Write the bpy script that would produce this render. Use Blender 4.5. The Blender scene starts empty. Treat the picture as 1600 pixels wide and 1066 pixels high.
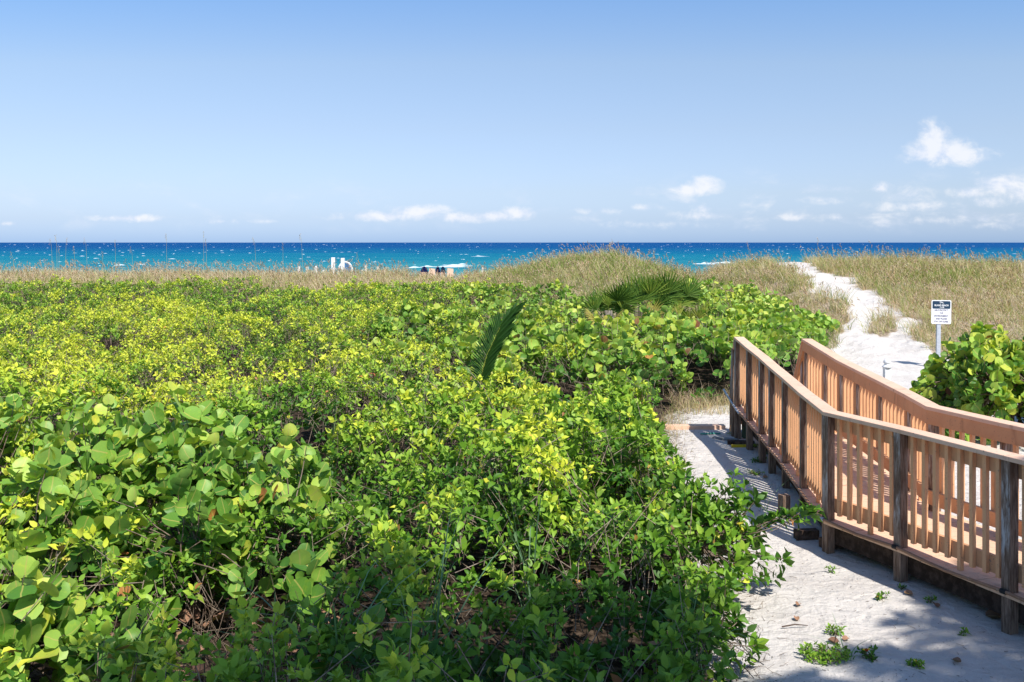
import bpy, math, random
import numpy as np
from mathutils import Vector, Matrix

rng = np.random.default_rng(11)
random.seed(5)
SC = bpy.context.scene
COL = SC.collection
EYE = 3.05           # camera height over the flat sand
F = 1556.0           # focal length in photo pixels

# ------------------------------------------------------------------ camera
cam_d = bpy.data.cameras.new("camera")
cam = bpy.data.objects.new("camera", cam_d)
COL.objects.link(cam)
cam.location = (0, 0, EYE)
cam.rotation_euler = (math.radians(90), 0, 0)
cam_d.lens = 35
cam_d.sensor_width = 36
cam_d.shift_y = -0.0963
cam_d.clip_start = 0.1
cam_d.clip_end = 60000
SC.camera = cam
SC.view_settings.view_transform = 'Standard'
SC.view_settings.look = 'None'
SC.view_settings.exposure = 0.25
SC.view_settings.gamma = 1

# ------------------------------------------------------------------ sun and sky
SUN_DIR = Vector((0.50, -0.92, 1.372)).normalized()      # towards the sun
sun_d = bpy.data.lights.new("sun", 'SUN')
sun_d.energy = 5.0
sun_d.angle = math.radians(0.53)
sun_d.color = (1.0, 0.95, 0.87)
sun = bpy.data.objects.new("sun", sun_d)
sun.rotation_euler = SUN_DIR.to_track_quat('Z', 'Y').to_euler()
sun.location = (20, -10, 40)
COL.objects.link(sun)


class NT:
    """small helper for node trees"""
    def __init__(self, tree):
        self.t = tree
        tree.nodes.clear()

    def n(self, typ, **kw):
        nd = self.t.nodes.new(typ)
        ins = kw.pop('ins', {})
        for k, v in kw.items():
            setattr(nd, k, v)
        for k, v in ins.items():
            self.put(nd.inputs[k], v)
        return nd

    def put(self, sock, v):
        if isinstance(v, bpy.types.NodeSocket):
            self.t.links.new(v, sock)
        elif isinstance(v, bpy.types.Node):
            self.t.links.new(v.outputs[0], sock)
        else:
            if isinstance(v, tuple) and len(v) == 3 and sock.type == 'RGBA':
                v = (*v, 1)
            sock.default_value = v

    def math(self, op, a, b=0.0, c=None, clamp=False):
        nd = self.t.nodes.new('ShaderNodeMath')
        nd.operation = op
        nd.use_clamp = clamp
        self.put(nd.inputs[0], a)
        self.put(nd.inputs[1], b)
        if c is not None:
            self.put(nd.inputs[2], c)
        return nd.outputs[0]

    def vmath(self, op, a, b=(0, 0, 0)):
        nd = self.t.nodes.new('ShaderNodeVectorMath')
        nd.operation = op
        self.put(nd.inputs[0], a)
        self.put(nd.inputs[1], b)
        return nd.outputs['Value'] if op in ('LENGTH', 'DOT_PRODUCT') else nd.outputs[0]

    def mix(self, fac, a, b, blend='MIX'):
        nd = self.t.nodes.new('ShaderNodeMix')
        nd.data_type = 'RGBA'
        nd.blend_type = blend
        nd.clamp_factor = True
        self.put(nd.inputs['Factor'], fac)
        self.put(nd.inputs[6], a)
        self.put(nd.inputs[7], b)
        return nd.outputs[2]

    def ramp(self, fac, stops, interp='LINEAR'):
        nd = self.t.nodes.new('ShaderNodeValToRGB')
        cr = nd.color_ramp
        cr.interpolation = interp
        while len(cr.elements) > 1:
            cr.elements.remove(cr.elements[-1])
        for i, (p, c) in enumerate(stops):
            e = cr.elements[0] if i == 0 else cr.elements.new(p)
            e.position = p
            e.color = (*c, 1) if len(c) == 3 else c
        self.put(nd.inputs[0], fac)
        return nd.outputs[0]

    def noise(self, vec, scale, detail=4, rough=.55, dist=0.0, out=0):
        nd = self.t.nodes.new('ShaderNodeTexNoise')
        if vec is not None:
            self.put(nd.inputs['Vector'], vec)
        nd.inputs['Scale'].default_value = scale
        nd.inputs['Detail'].default_value = detail
        nd.inputs['Roughness'].default_value = rough
        nd.inputs['Distortion'].default_value = dist
        return nd.outputs[out]

    def step(self, v, a, b):
        nd = self.t.nodes.new('ShaderNodeMapRange')
        nd.interpolation_type = 'SMOOTHSTEP'
        self.put(nd.inputs[0], v)
        nd.inputs[1].default_value = a
        nd.inputs[2].default_value = b
        return nd.outputs[0]


world = bpy.data.worlds.new("World")
SC.world = world
world.use_nodes = True
w = NT(world.node_tree)
sky = w.n('ShaderNodeTexSky', sky_type='NISHITA')
sky.sun_disc = False
sky.sun_elevation = math.asin(SUN_DIR.z)
sky.sun_rotation = math.atan2(SUN_DIR.x, SUN_DIR.y)
sky.altitude = 0
sky.air_density = 1.0
sky.dust_density = 0.6
sky.ozone_density = 2.2
tc = w.n('ShaderNodeTexCoord')
sep = w.n('ShaderNodeSeparateXYZ', ins={0: tc.outputs['Generated']})
yy = w.math('MAXIMUM', sep.outputs[1], 0.05)
cu = w.math('DIVIDE', sep.outputs[0], yy)
cv = w.math('DIVIDE', sep.outputs[2], yy)
# fair-weather cumulus: puffs at their own bearing and elevation
cvec = w.n('ShaderNodeCombineXYZ', ins={0: cu, 1: cv, 2: 0.0}).outputs[0]
nz = w.noise(w.vmath('MULTIPLY', cvec, (1.0, 1.35, 1)), 34, 7, .62, .25)
nz2 = w.noise(w.vmath('MULTIPLY', cvec, (1.0, 2.2, 1)), 14, 5, .6, .2)
CLOUDS = [  # px, py, rx, ry, strength
    (1458, 214, 26, 24, 1.0), (1468, 238, 52, 22, 1.05), (1500, 244, 50, 14, 0.96), (1440, 240, 30, 16, 0.96),
    (1100, 289, 26, 14, 1.00), (1078, 297, 34, 11, 0.96), (1100, 326, 22, 8, 0.76), (1098, 337, 50, 8, 0.66),
    (1565, 288, 55, 18, 1.00), (1515, 300, 30, 12, 0.91), (1540, 315, 40, 9, 0.66), (1375, 293, 17, 9, 0.91), (1600, 300, 40, 20, 0.86),
    (1305, 296, 75, 8, 0.66), (1290, 312, 40, 7, 0.56), (1420, 305, 40, 14, 0.61), (1430, 322, 70, 9, 0.56),
    (650, 331, 50, 11, 1.00), (600, 338, 70, 8, 1.00), (720, 340, 60, 8, 0.91), (770, 338, 50, 9, 1.00), (810, 333, 34, 10, 1.00),
    (680, 338, 40, 8, 0.81), (206, 341, 60, 6, 0.91), (350, 346, 26, 5, 0.56), (1240, 340, 28, 7, 0.71), (1308, 340, 18, 6, 0.66),
    (1010, 325, 26, 7, 0.66), (940, 330, 40, 6, 0.51), (12, 350, 14, 4, 0.66), (1460, 345, 120, 8, 0.41), (1560, 352, 90, 8, 0.41),
    (1000, 350, 120, 8, 0.31), (540, 340, 40, 5, 0.51), (410, 346, 26, 4, 0.46)]
tot = None
for (px, py, rx, ry, s) in CLOUDS:
    d = w.vmath('SUBTRACT', cvec, ((px - 800) / F, (379 - py) / F, 0))
    d = w.vmath('MULTIPLY', d, (F / rx / 1.5, F / ry / 1.5, 0))
    l = w.vmath('LENGTH', d)
    e = w.math('MULTIPLY', w.math('SUBTRACT', 1.0, l), s)
    tot = e if tot is None else w.math('MAXIMUM', tot, e)
dens = w.math('ADD', tot, w.math('MULTIPLY', w.math('SUBTRACT', nz, .5), 1.9))
dens = w.step(dens, 0.10, 0.95)
vfade = w.step(tot, -0.05, 0.25)
dens = w.math('MULTIPLY', dens, vfade)
dens = w.math('MULTIPLY', dens, .78)
# thin veil of distant cumulus just over the horizon
veil = w.step(nz2, .50, .80)
band = w.math('MULTIPLY', w.step(cv, .004, .025), w.math('SUBTRACT', 1.0, w.step(cv, .03, .085)))
side = w.step(cu, -.10, .35)
veil = w.math('MULTIPLY', w.math('MULTIPLY', veil, band), w.math('ADD', .30, w.math('MULTIPLY', side, .75)))
dens = w.math('MAXIMUM', dens, veil)
# clearer, bluer maritime air than the model's default
air = w.ramp(w.math('MULTIPLY', cv, 4.0), [(0.0, (.82, 1.17, 2.12)), (.10, (.91, 1.09, 1.70)), (.20, (1.02, 1.10, 1.50)), (.46, (1.21, 1.18, 1.36)), (.72, (1.35, 1.31, 1.39)), (1.0, (1.13, 1.32, 1.56))])
skyc = w.mix(1.0, sky.outputs[0], air, 'MULTIPLY')
cloudc = w.mix(w.step(nz, .35, .62), (7.2, 7.9, 9.6), (9.6, 9.6, 9.9))
col = w.mix(dens, skyc, cloudc)
bg = w.n('ShaderNodeBackground', ins={0: col, 1: 0.088})
out = w.n('ShaderNodeOutputWorld', ins={0: bg.outputs[0]})


# ------------------------------------------------------------------ basic tools
def px(x, y, Z):
    """photo pixel at depth Z -> world"""
    return Vector(((x - 800) * Z / F, Z, EYE - (y - 379) * Z / F))


def tag(o, label=None, cat=None, group=None, kind=None):
    if label: o['label'] = label
    if cat: o['category'] = cat
    if group: o['group'] = group
    if kind: o['kind'] = kind
    return o


def empty(name, loc, label, cat, group=None):
    o = bpy.data.objects.new(name, None)
    o.empty_display_size = .2
    o.location = loc
    COL.objects.link(o)
    return tag(o, label, cat, group)


def link_mesh(name, me, parent=None):
    o = bpy.data.objects.new(name, me)
    COL.objects.link(o)
    if parent is not None:
        o.parent = parent
        # parents are only translated: keep world coordinates of the mesh
        pl = Vector(parent.location)
        pp = parent.parent
        while pp is not None:
            pl += Vector(pp.location)
            pp = pp.parent
        o.location = -pl
    return o


def np_mesh(name, V, faces, mat, attr=None, smooth=False, mats=None, fmat=None):
    """faces: list of int arrays (n,k); attr: (nverts,3) vector called 'leaf'"""
    me = bpy.data.meshes.new(name)
    V = np.asarray(V, dtype=np.float32)
    me.vertices.add(len(V))
    me.vertices.foreach_set('co', V.ravel())
    flat = np.concatenate([f.ravel() for f in faces]).astype(np.int32)
    sizes = np.concatenate([np.full(len(f), f.shape[1], dtype=np.int32) for f in faces])
    starts = np.concatenate([[0], np.cumsum(sizes)[:-1]]).astype(np.int32)
    me.loops.add(len(flat))
    me.loops.foreach_set('vertex_index', flat)
    me.polygons.add(len(sizes))
    me.polygons.foreach_set('loop_start', starts)
    me.polygons.foreach_set('loop_total', sizes)
    if smooth:
        me.polygons.foreach_set('use_smooth', np.ones(len(sizes), dtype=bool))
    if attr is not None:
        a = me.attributes.new('leaf', 'FLOAT_VECTOR', 'POINT')
        a.data.foreach_set('vector', np.asarray(attr, dtype=np.float32).ravel())
    for m in (mats or [mat]):
        me.materials.append(m)
    if fmat is not None:
        me.polygons.foreach_set('material_index', np.asarray(fmat, dtype=np.int32))
    me.update(calc_edges=True)
    return me


class MB:
    """collects boxes, tubes, sweeps into one mesh"""
    def __init__(s):
        s.v = []
        s.f = []

    def add(s, vs, fs):
        b = len(s.v)
        s.v += [tuple(v) for v in vs]
        s.f += [tuple(b + i for i in f) for f in fs]
        return s

    def box(s, c, size, ax=None, top=1.0):
        c = Vector(c)
        X, Y, Z = ax if ax else (Vector((1, 0, 0)), Vector((0, 1, 0)), Vector((0, 0, 1)))
        hx, hy, hz = [q / 2 for q in size]
        vs = []
        for k, kk in ((-1, 1.0), (1, top)):
            for i, j in ((-1, -1), (1, -1), (1, 1), (-1, 1)):
                vs.append(c + X * i * hx * kk + Y * j * hy * kk + Z * k * hz)
        s.add(vs, [(3, 2, 1, 0), (4, 5, 6, 7), (0, 1, 5, 4), (1, 2, 6, 5), (2, 3, 7, 6), (3, 0, 4, 7)])
        return s

    def tube(s, pts, r, n=8, cap=True):
        pts = [Vector(p) for p in pts]
        m = len(pts)
        rr = r if isinstance(r, (list, tuple)) else [r] * m
        vs = []
        for i, p in enumerate(pts):
            t = (pts[min(i + 1, m - 1)] - pts[max(i - 1, 0)]).normalized()
            a = t.cross(Vector((0, 0, 1)))
            if a.length < .1: a = t.cross(Vector((1, 0, 0)))
            a.normalize()
            b = t.cross(a)
            for k in range(n):
                an = 2 * math.pi * k / n
                vs.append(p + (a * math.cos(an) + b * math.sin(an)) * rr[i])
        fs = []
        for i in range(m - 1):
            for k in range(n):
                fs.append((i * n + k, i * n + (k + 1) % n, (i + 1) * n + (k + 1) % n, (i + 1) * n + k))
        if cap:
            fs.append(tuple(range(n))[::-1])
            fs.append(tuple((m - 1) * n + k for k in range(n)))
        s.add(vs, fs)
        return s

    def sweep(s, path, prof):
        """prof: list of (side, up); path: list of (pos, side_vector)"""
        n = len(prof)
        vs = []
        for p, sd in path:
            for a, b in prof:
                vs.append(Vector(p) + Vector(sd) * a + Vector((0, 0, b)))
        fs = []
        m = len(path)
        for i in range(m - 1):
            for k in range(n):
                fs.append((i * n + k, i * n + (k + 1) % n, (i + 1) * n + (k + 1) % n, (i + 1) * n + k))
        fs.append(tuple(range(n))[::-1])
        fs.append(tuple((m - 1) * n + k for k in range(n)))
        s.add(vs, fs)
        return s

    def lathe(s, c, prof, n=16):
        c = Vector(c)
        vs = []
        for r, z in prof:
            for k in range(n):
                a = 2 * math.pi * k / n
                vs.append(c + Vector((r * math.cos(a), r * math.sin(a), z)))
        fs = []
        for i in range(len(prof) - 1):
            for k in range(n):
                fs.append((i * n + k, i * n + (k + 1) % n, (i + 1) * n + (k + 1) % n, (i + 1) * n + k))
        fs.append(tuple(range(n))[::-1])
        fs.append(tuple((len(prof) - 1) * n + k for k in range(n)))
        s.add(vs, fs)
        return s

    def build(s, name, mat, parent=None, smooth=False, bevel=0.0):
        me = bpy.data.meshes.new(name)
        me.from_pydata(s.v, [], s.f)
        me.materials.append(mat)
        if smooth:
            for p in me.polygons: p.use_smooth = True
        me.update()
        o = link_mesh(name, me, parent)
        if bevel:
            b = o.modifiers.new('bevel', 'BEVEL')
            b.width = bevel
            b.segments = 2
            b.limit_method = 'ANGLE'
        return o


# ------------------------------------------------------------------ materials
def new_mat(name):
    m = bpy.data.materials.new(name)
    m.use_nodes = True
    return m, NT(m.node_tree)


def finish(t, color, rough=.8, bump=None, bstr=.4, bdist=.02, metallic=0.0, spec=.3, normal=None):
    p = t.n('ShaderNodeBsdfPrincipled')
    t.put(p.inputs['Base Color'], color)
    t.put(p.inputs['Roughness'], rough)
    p.inputs['Metallic'].default_value = metallic
    t.put(p.inputs['Specular IOR Level'], spec)
    if bump is not None:
        b = t.n('ShaderNodeBump', ins={'Height': bump, 'Strength': bstr, 'Distance': bdist})
        t.put(p.inputs['Normal'], b.outputs[0])
    o = t.n('ShaderNodeOutputMaterial', ins={0: p.outputs[0]})
    return p


def leaf_mat(name, stops, trans=.35, rough=.45, spec=.35, vein=None, gain=1.0):
    """tint attribute (z) picks the leaf colour, x/y run along and across the leaf"""
    m, t = new_mat(name)
    at = t.n('ShaderNodeAttribute', attribute_name='leaf')
    sp = t.n('ShaderNodeSeparateXYZ', ins={0: at.outputs['Vector']})
    stops = [(p, tuple(c_ * gain for c_ in c)) for p, c in stops]
    c = t.ramp(sp.outputs[2], stops)
    if vein is not None:
        av = t.math('ABSOLUTE', sp.outputs[1])
        mid = t.math('SUBTRACT', 1.0, t.step(av, .012, .045))
        ph = t.math('SUBTRACT', sp.outputs[0], t.math('MULTIPLY', av, .75))
        rib = t.math('PINGPONG', t.math('MULTIPLY', ph, 6.0), .5)
        rib = t.math('SUBTRACT', 1.0, t.step(rib, .02, .11))
        rib = t.math('MULTIPLY', rib, .13)
        f = t.math('MAXIMUM', mid, rib)
        f = t.math('MULTIPLY', f, .7)
        c = t.mix(f, c, vein)
        bl = t.noise(t.n('ShaderNodeNewGeometry').outputs['Position'], 26, 4, .6)
        c = t.mix(t.math('MULTIPLY', t.step(bl, .5, .72), .45), c, t.mix(1.0, c, (1.7, 1.25, .8), 'MULTIPLY'))
        c = t.mix(t.math('MULTIPLY', t.step(bl, .36, .26), .5), c, (.20, .12, .05))
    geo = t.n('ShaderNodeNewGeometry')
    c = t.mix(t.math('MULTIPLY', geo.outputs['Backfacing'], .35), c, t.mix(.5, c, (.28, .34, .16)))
    p = t.n('ShaderNodeBsdfPrincipled')
    t.put(p.inputs['Base Color'], c)
    p.inputs['Roughness'].default_value = rough
    p.inputs['Specular IOR Level'].default_value = spec
    tr = t.n('ShaderNodeBsdfTranslucent')
    t.put(tr.inputs[0], t.mix(1.0, c, (1.15, 1.3, .5), 'MULTIPLY'))
    mx = t.n('ShaderNodeMixShader', ins={0: trans, 1: p.outputs[0], 2: tr.outputs[0]})
    t.n('ShaderNodeOutputMaterial', ins={0: mx.outputs[0]})
    return m


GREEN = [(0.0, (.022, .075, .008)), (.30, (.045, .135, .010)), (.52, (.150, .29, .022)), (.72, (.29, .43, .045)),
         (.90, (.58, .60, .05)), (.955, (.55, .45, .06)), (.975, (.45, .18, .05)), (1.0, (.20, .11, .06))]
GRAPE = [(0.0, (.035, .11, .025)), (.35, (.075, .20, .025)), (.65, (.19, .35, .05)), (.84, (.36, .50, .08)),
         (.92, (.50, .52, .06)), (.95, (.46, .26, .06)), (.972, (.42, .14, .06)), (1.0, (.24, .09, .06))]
M = {}
M['thicket'] = leaf_mat('thicket_leaves', GREEN, .24, .5, .34, gain=1.16)
M['grape'] = leaf_mat('sea_grape_leaves', GRAPE, .24, .46, .34, gain=1.12, vein=(.50, .44, .12))
M['palm'] = leaf_mat('palm_blades', [(0, (.010, .040, .008)), (.45, (.030, .09, .014)), (.75, (.16, .25, .03)), (.95, (.42, .38, .08)), (1, (.42, .30, .16))], .18, .6, .2)
M['blade'] = leaf_mat('broad_grass', [(0, (.13, .25, .13)), (.6, (.24, .38, .20)), (.85, (.36, .42, .16)), (1, (.5, .42, .22))], .25, .5, .3)
M['dune'] = leaf_mat('dune_grass_blades', [(0, (.13, .21, .035)), (.25, (.27, .33, .08)), (.45, (.46, .42, .18)), (.62, (.70, .55, .36)), (.78, (.58, .38, .27)), (.9, (.28, .17, .11)), (1, (.72, .60, .46))], .25, .7, .15)


def bark_mat(name, c1, c2, scale=14, rough=.85):
    m, t = new_mat(name)
    tc = t.n('ShaderNodeTexCoord')
    n = t.noise(tc.outputs['Object'], scale, 5, .6)
    finish(t, t.mix(t.step(n, .35, .65), c1, c2), rough, n, .5, .01, spec=.15)
    return m


M['twig'] = bark_mat('twig_bark', (.10, .065, .045), (.27, .21, .16))
M['twig_pale'] = bark_mat('dry_twig', (.12, .085, .06), (.36, .29, .22))
M['trunk'] = bark_mat('palm_trunk', (.16, .13, .10), (.34, .30, .25), 8)
M['timber'] = bark_mat('old_timber', (.035, .022, .016), (.12, .08, .06), 20)
M['dead_leaf'] = leaf_mat('dead_leaf', [(0, (.30, .16, .10)), (.5, (.42, .24, .15)), (1, (.14, .07, .05))], .1, .7, .2)


def wood_paint(name, base, dark, worn, amount=.5):
    m, t = new_mat(name)
    tc = t.n('ShaderNodeTexCoord')
    geo = t.n('ShaderNodeNewGeometry')
    pos = geo.outputs['Position']
    n1 = t.noise(pos, 2.3, 6, .62)
    n2 = t.noise(pos, 17, 5, .65)
    n3 = t.noise(t.vmath('MULTIPLY', pos, (1, 1, .12)), 70, 4, .6)
    c = t.mix(t.math('MULTIPLY', t.step(n1, .38, .72), .55), base, dark)
    c = t.mix(t.math('MULTIPLY', t.step(n2, .60, .74), amount), c, worn)
    c = t.mix(t.math('MULTIPLY', t.step(n3, .55, .8), .25), c, dark)
    # nail heads and specks of mildew
    vo = t.n('ShaderNodeTexVoronoi', ins={'Vector': pos, 'Scale': 38.0})
    sp = t.math('SUBTRACT', 1.0, t.step(vo.outputs['Distance'], .06, .15))
    c = t.mix(t.math('MULTIPLY', sp, t.step(n2, .47, .56)), c, (.06, .035, .03))
    n4 = t.noise(t.vmath('MULTIPLY', pos, (1, 1, .25)), 6, 6, .7, .8)
    c = t.mix(t.math('MULTIPLY', t.step(n4, .54, .72), .55), c, t.mix(1.0, c, (.50, .44, .42), 'MULTIPLY'))
    n5 = t.noise(pos, 33, 3, .6)
    c = t.mix(t.math('MULTIPLY', t.step(n5, .66, .72), .7), c, (.22, .17, .14))
    finish(t, c, .62, t.math('ADD', n2, n3), .25, .004, spec=.25)
    return m


M['cap'] = wood_paint('faded_cap_paint', (.79, .53, .38), (.71, .42, .275), (.52, .36, .28), .6)
M['rail'] = wood_paint('railing_paint', (.66, .36, .19), (.56, .27, .135), (.38, .21, .15), .4)
M['baluster'] = wood_paint('baluster_paint', (.76, .42, .22), (.66, .335, .165), (.40, .23, .15), .25)
M['deck'] = wood_paint('deck_paint', (.76, .52, .36), (.68, .43, .28), (.42, .29, .22), .45)
M['conduit'] = wood_paint('conduit_paint', (.36, .20, .12), (.22, .12, .08), (.42, .38, .33), .8)

m, t = new_mat('weathered_post')
geo = t.n('ShaderNodeNewGeometry')
pos = geo.outputs['Position']
n1 = t.noise(t.vmath('MULTIPLY', pos, (1, 1, .10)), 42, 6, .7)
n2 = t.noise(t.vmath('MULTIPLY', pos, (1, 1, .3)), 9, 5, .6)
# old whitewash survives on the faces turned away from the walkway (normal -x)
nx = t.n('ShaderNodeSeparateXYZ', ins={0: geo.outputs['True Normal']}).outputs[0]
zz = t.n('ShaderNodeSeparateXYZ', ins={0: pos}).outputs[2]
outer = t.math('MULTIPLY', t.math('MULTIPLY', t.step(t.math('MULTIPLY', nx, -1.0), .4, .8), t.step(t.math('ADD', n1, n2), .93, 1.2)), t.step(zz, .35, .7))
c = t.mix(t.step(n1, .35, .68), (.12, .075, .052), (.32, .235, .18))
c = t.mix(t.math('MULTIPLY', t.step(n2, .55, .7), .5), c, (.035, .022, .02))
c = t.mix(t.math('MULTIPLY', outer, .85), c, (.52, .52, .52))
finish(t, c, .85, n1, .6, .006, spec=.15)
M['post'] = m

m, t = new_mat('dark_joist')
geo = t.n('ShaderNodeNewGeometry')
n1 = t.noise(geo.outputs['Position'], 11, 6, .65)
finish(t, t.mix(t.step(n1, .4, .65), (.035, .025, .02), (.085, .06, .048)), .9, n1, .5, .01, spec=.1)
M['joist'] = m
m, t = new_mat('green_treated_pile')
geo = t.n('ShaderNodeNewGeometry')
n1 = t.noise(t.vmath('MULTIPLY', geo.outputs['Position'], (1, 1, .2)), 16, 6, .65)
finish(t, t.mix(t.step(n1, .4, .65), (.07, .12, .085), (.16, .21, .15)), .9, n1, .5, .01, spec=.1)
M['pile'] = m


def flat_mat(name, c, rough=.5, metallic=0.0, spec=.4, var=.12):
    m, t = new_mat(name)
    tc = t.n('ShaderNodeTexCoord')
    n = t.noise(tc.outputs['Object'], 18, 5, .6)
    c2 = tuple(q * (1 - var * 2) for q in c)
    finish(t, t.mix(t.step(n, .4, .75), c, c2), rough, n, .1, .003, metallic, spec)
    return m


M['white'] = flat_mat('white_paint', (.80, .80, .80), .5, var=.05)
M['navy'] = flat_mat('navy_print', (.008, .035, .075), .45, var=.05)
M['ink'] = flat_mat('sign_ink', (.12, .11, .19), .6, var=.05)
M['steel'] = flat_mat('galvanised_steel', (.52, .55, .60), .45, .3)
M['blue'] = flat_mat('blue_canvas', (.012, .045, .30), .7)
M['blue_light'] = flat_mat('mid_blue_canvas', (.03, .16, .36), .7)
M['yellow'] = flat_mat('yellow_plastic', (.72, .52, .02), .5)
M['black'] = flat_mat('black_rubber', (.012, .012, .013), .6)
M['grey_board'] = flat_mat('grey_board', (.22, .24, .26), .8)
M['tan_cloth'] = flat_mat('tan_canvas', (.55, .38, .27), .8)
M['petal'] = flat_mat('yellow_petals', (.85, .55, .01), .6)
M['flower_eye'] = flat_mat('red_flower_centre', (.35, .03, .01), .7)
M['teal'] = flat_mat('teal_hose', (.05, .32, .26), .5)

# ------------------------------------------------------------------ terrain
def sst(a, b, v):
    q = np.clip((np.asarray(v, float) - a) / (b - a), 0, 1)
    return q * q * (3 - 2 * q)


CX = [-60, -23, -5, -2.5, 0, 2.2, 4.6, 6.8, 8.2, 9.4, 11, 14, 18, 23, 30, 60]
CZ = [1.05, 1.10, 1.05, 1.15, 1.50, 2.03, 2.20, 1.66, 1.10, 1.15, 1.80, 1.98, 1.95, 1.72, 1.6, 1.6]


def vnoise(x, y, seed=0):
    """cheap smooth noise from sines"""
    r = np.random.default_rng(seed)
    s = 0
    for k in range(7):
        a, b, p = r.uniform(-1, 1), r.uniform(-1, 1), r.uniform(0, 6.28)
        f = r.uniform(.5, 1.6)
        s = s + np.sin((a * x + b * y) * f * 2.2 + p)
    return s / 7 * 1.6


def terrain(x, y):
    x = np.asarray(x, float)
    y = np.asarray(y, float)
    xs = x * 45.0 / np.maximum(y, 20.0) if False else x
    crest = np.interp(xs, CX, CZ)
    rise = sst(22.8, 45.5, y)
    h = crest * rise
    # back of the dune down to the berm, then the sea bed
    h = h * (1 - sst(50, 60, y)) + 0.0
    h = h - 2.6 * sst(84, 104, y) - 3.0 * sst(104, 170, y)
    bumps = vnoise(x * .5, y * .5, 3) * .12 * sst(25, 32, y) * (1 - sst(58, 70, y))
    h = h + bumps
    # footprints and wind ripples in the bare sand near the walkway
    near = (1 - sst(22, 30, y))
    h = h + near * (vnoise(x * 1.1, y * 1.1, 5) * .022 + vnoise(x * 4, y * 4, 6) * .010 + vnoise(x * 9, y * 9, 7) * .005)
    pathy = sst(24, 28, y) * (1 - sst(46, 50, y))
    h = h + pathy * (vnoise(x * 3.0, y * 2.2, 8) * .06 + vnoise(x * 7, y * 6, 9) * .03)
    return h


def ground_hit(ix, iy):
    """photo pixel -> point where that ray meets the terrain"""
    z = np.linspace(4, 60, 2300)
    xx = (ix - 800) * z / F
    zz = EYE - (iy - 379) * z / F
    g = terrain(xx, z)
    idx = np.where(zz < g)[0]
    k = idx[0] if len(idx) else len(z) - 1
    return (float(xx[k]), float(z[k]))


PATH_L = [(1308, 600), (1316, 551), (1307, 521), (1328, 505), (1330, 484), (1322, 466), (1285, 465), (1270, 458), (1266, 436), (1240, 424), (1205, 413)]
PATH_R = [(1238, 409), (1264, 415), (1282, 426), (1319, 435), (1347, 454), (1377, 469), (1396, 495), (1424, 500), (1418, 529), (1430, 548), (1462, 566), (1500, 585)]
path_poly = [ground_hit(*p) for p in PATH_L] + [ground_hit(*p) for p in PATH_R]
grass_isle = [ground_hit(*p) for p in [(1354, 521), (1362, 503), (1380, 492), (1396, 500), (1402, 518), (1385, 528)]]


path_poly = [(a - .05, b) for a, b in path_poly[:len(PATH_L)]] + [(a + .2, b) for a, b in path_poly[len(PATH_L):]]


def in_poly(x, y, poly):
    x = np.asarray(x, float)
    y = np.asarray(y, float)
    r = np.zeros(x.shape, bool)
    n = len(poly)
    j = n - 1
    for i in range(n):
        xi, yi = poly[i]
        xj, yj = poly[j]
        if yi != yj:
            c = ((yi > y) != (yj > y)) & (x < (xj - xi) * (y - yi) / (yj - yi) + xi)
            r ^= c
        j = i
    return r


EZ = [0, 4, 6.9, 8, 9.1, 10.5, 12, 14, 15.8, 17.5, 18.3]
EX = [1.2, 1.3, 1.35, 1.5, 1.80, 1.65, 1.72, 1.98, 2.30, 2.70, 3.2]


def xedge(y):
    """right edge of the thicket: the sand begins here"""
    y = np.asarray(y, float)
    a = np.interp(y, EZ, EX)
    b = np.interp(y, [18.3, 19.2, 22, 26, 30, 33], [3.2, 4.9, 6.6, 8.5, 8.2, 7.6])
    return np.where(y < 18.3, a, b)


def yback(x):
    """far edge of the thicket: dune grass begins here"""
    return np.interp(x, [-30, -12, -5, -2, 0, 1.5, 3, 4.5, 6, 8.5], [39.5, 39.5, 39, 38, 35.5, 33, 30.5, 30.2, 32, 32.5]) 


def veg_mask(x, y):
    return (x < xedge(y) + vnoise(x * 2, y * 2, 21) * .12) & ~(((x + 1.75) / .75) ** 2 + ((y - 6.9) / .85) ** 2 < 1) & (y < yback(x) + vnoise(x * .8, y * .8, 22) * .9)


def sand_mask(x, y):
    wob = vnoise(x * 2, y * 2, 31) * .3 + vnoise(x * 6, y * 6, 32) * .2
    p = in_poly(x + wob, y, path_poly) & ~in_poly(x, y, grass_isle)
    return p | ((y < 24.5) & (x > xedge(y))) | ((y < 27.5) & (x > 7.5) & (x < 11.0 + wob))


# ground sheet: fine near the walkway, coarse far away
gx = np.unique(np.concatenate([[-9000, -3000, -900, -300, -120], np.arange(-60, -6, 1.0), np.arange(-6, 1, .3), np.arange(1, 12, .07),
                               np.arange(12, 26, .3), np.arange(26, 61, 1.0), [120, 300, 900, 3000, 9000]]).round(4))
gy = np.unique(np.concatenate([[-9000, -600, -100, -40], np.arange(-20, 5, 1.0), np.arange(5, 18, .08), np.arange(18, 50, .16),
                               np.arange(50, 70, .5), np.arange(70, 180, 3), [240, 400]]).round(4))
GX, GY = np.meshgrid(gx, gy)
GZ = terrain(GX, GY)
V = np.stack([GX.ravel(), GY.ravel(), GZ.ravel()], 1)
nx_, ny_ = len(gx), len(gy)
ii = (np.arange(ny_ - 1)[:, None] * nx_ + np.arange(nx_ - 1)[None, :]).ravel()
quads = np.stack([ii, ii + 1, ii + nx_ + 1, ii + nx_], 1)
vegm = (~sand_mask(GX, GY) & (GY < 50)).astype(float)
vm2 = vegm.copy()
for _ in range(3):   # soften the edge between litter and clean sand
    vm2[1:-1, 1:-1] = (vm2[1:-1, 1:-1] * 2 + vm2[:-2, 1:-1] + vm2[2:, 1:-1] + vm2[1:-1, :-2] + vm2[1:-1, 2:]) / 6
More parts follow.
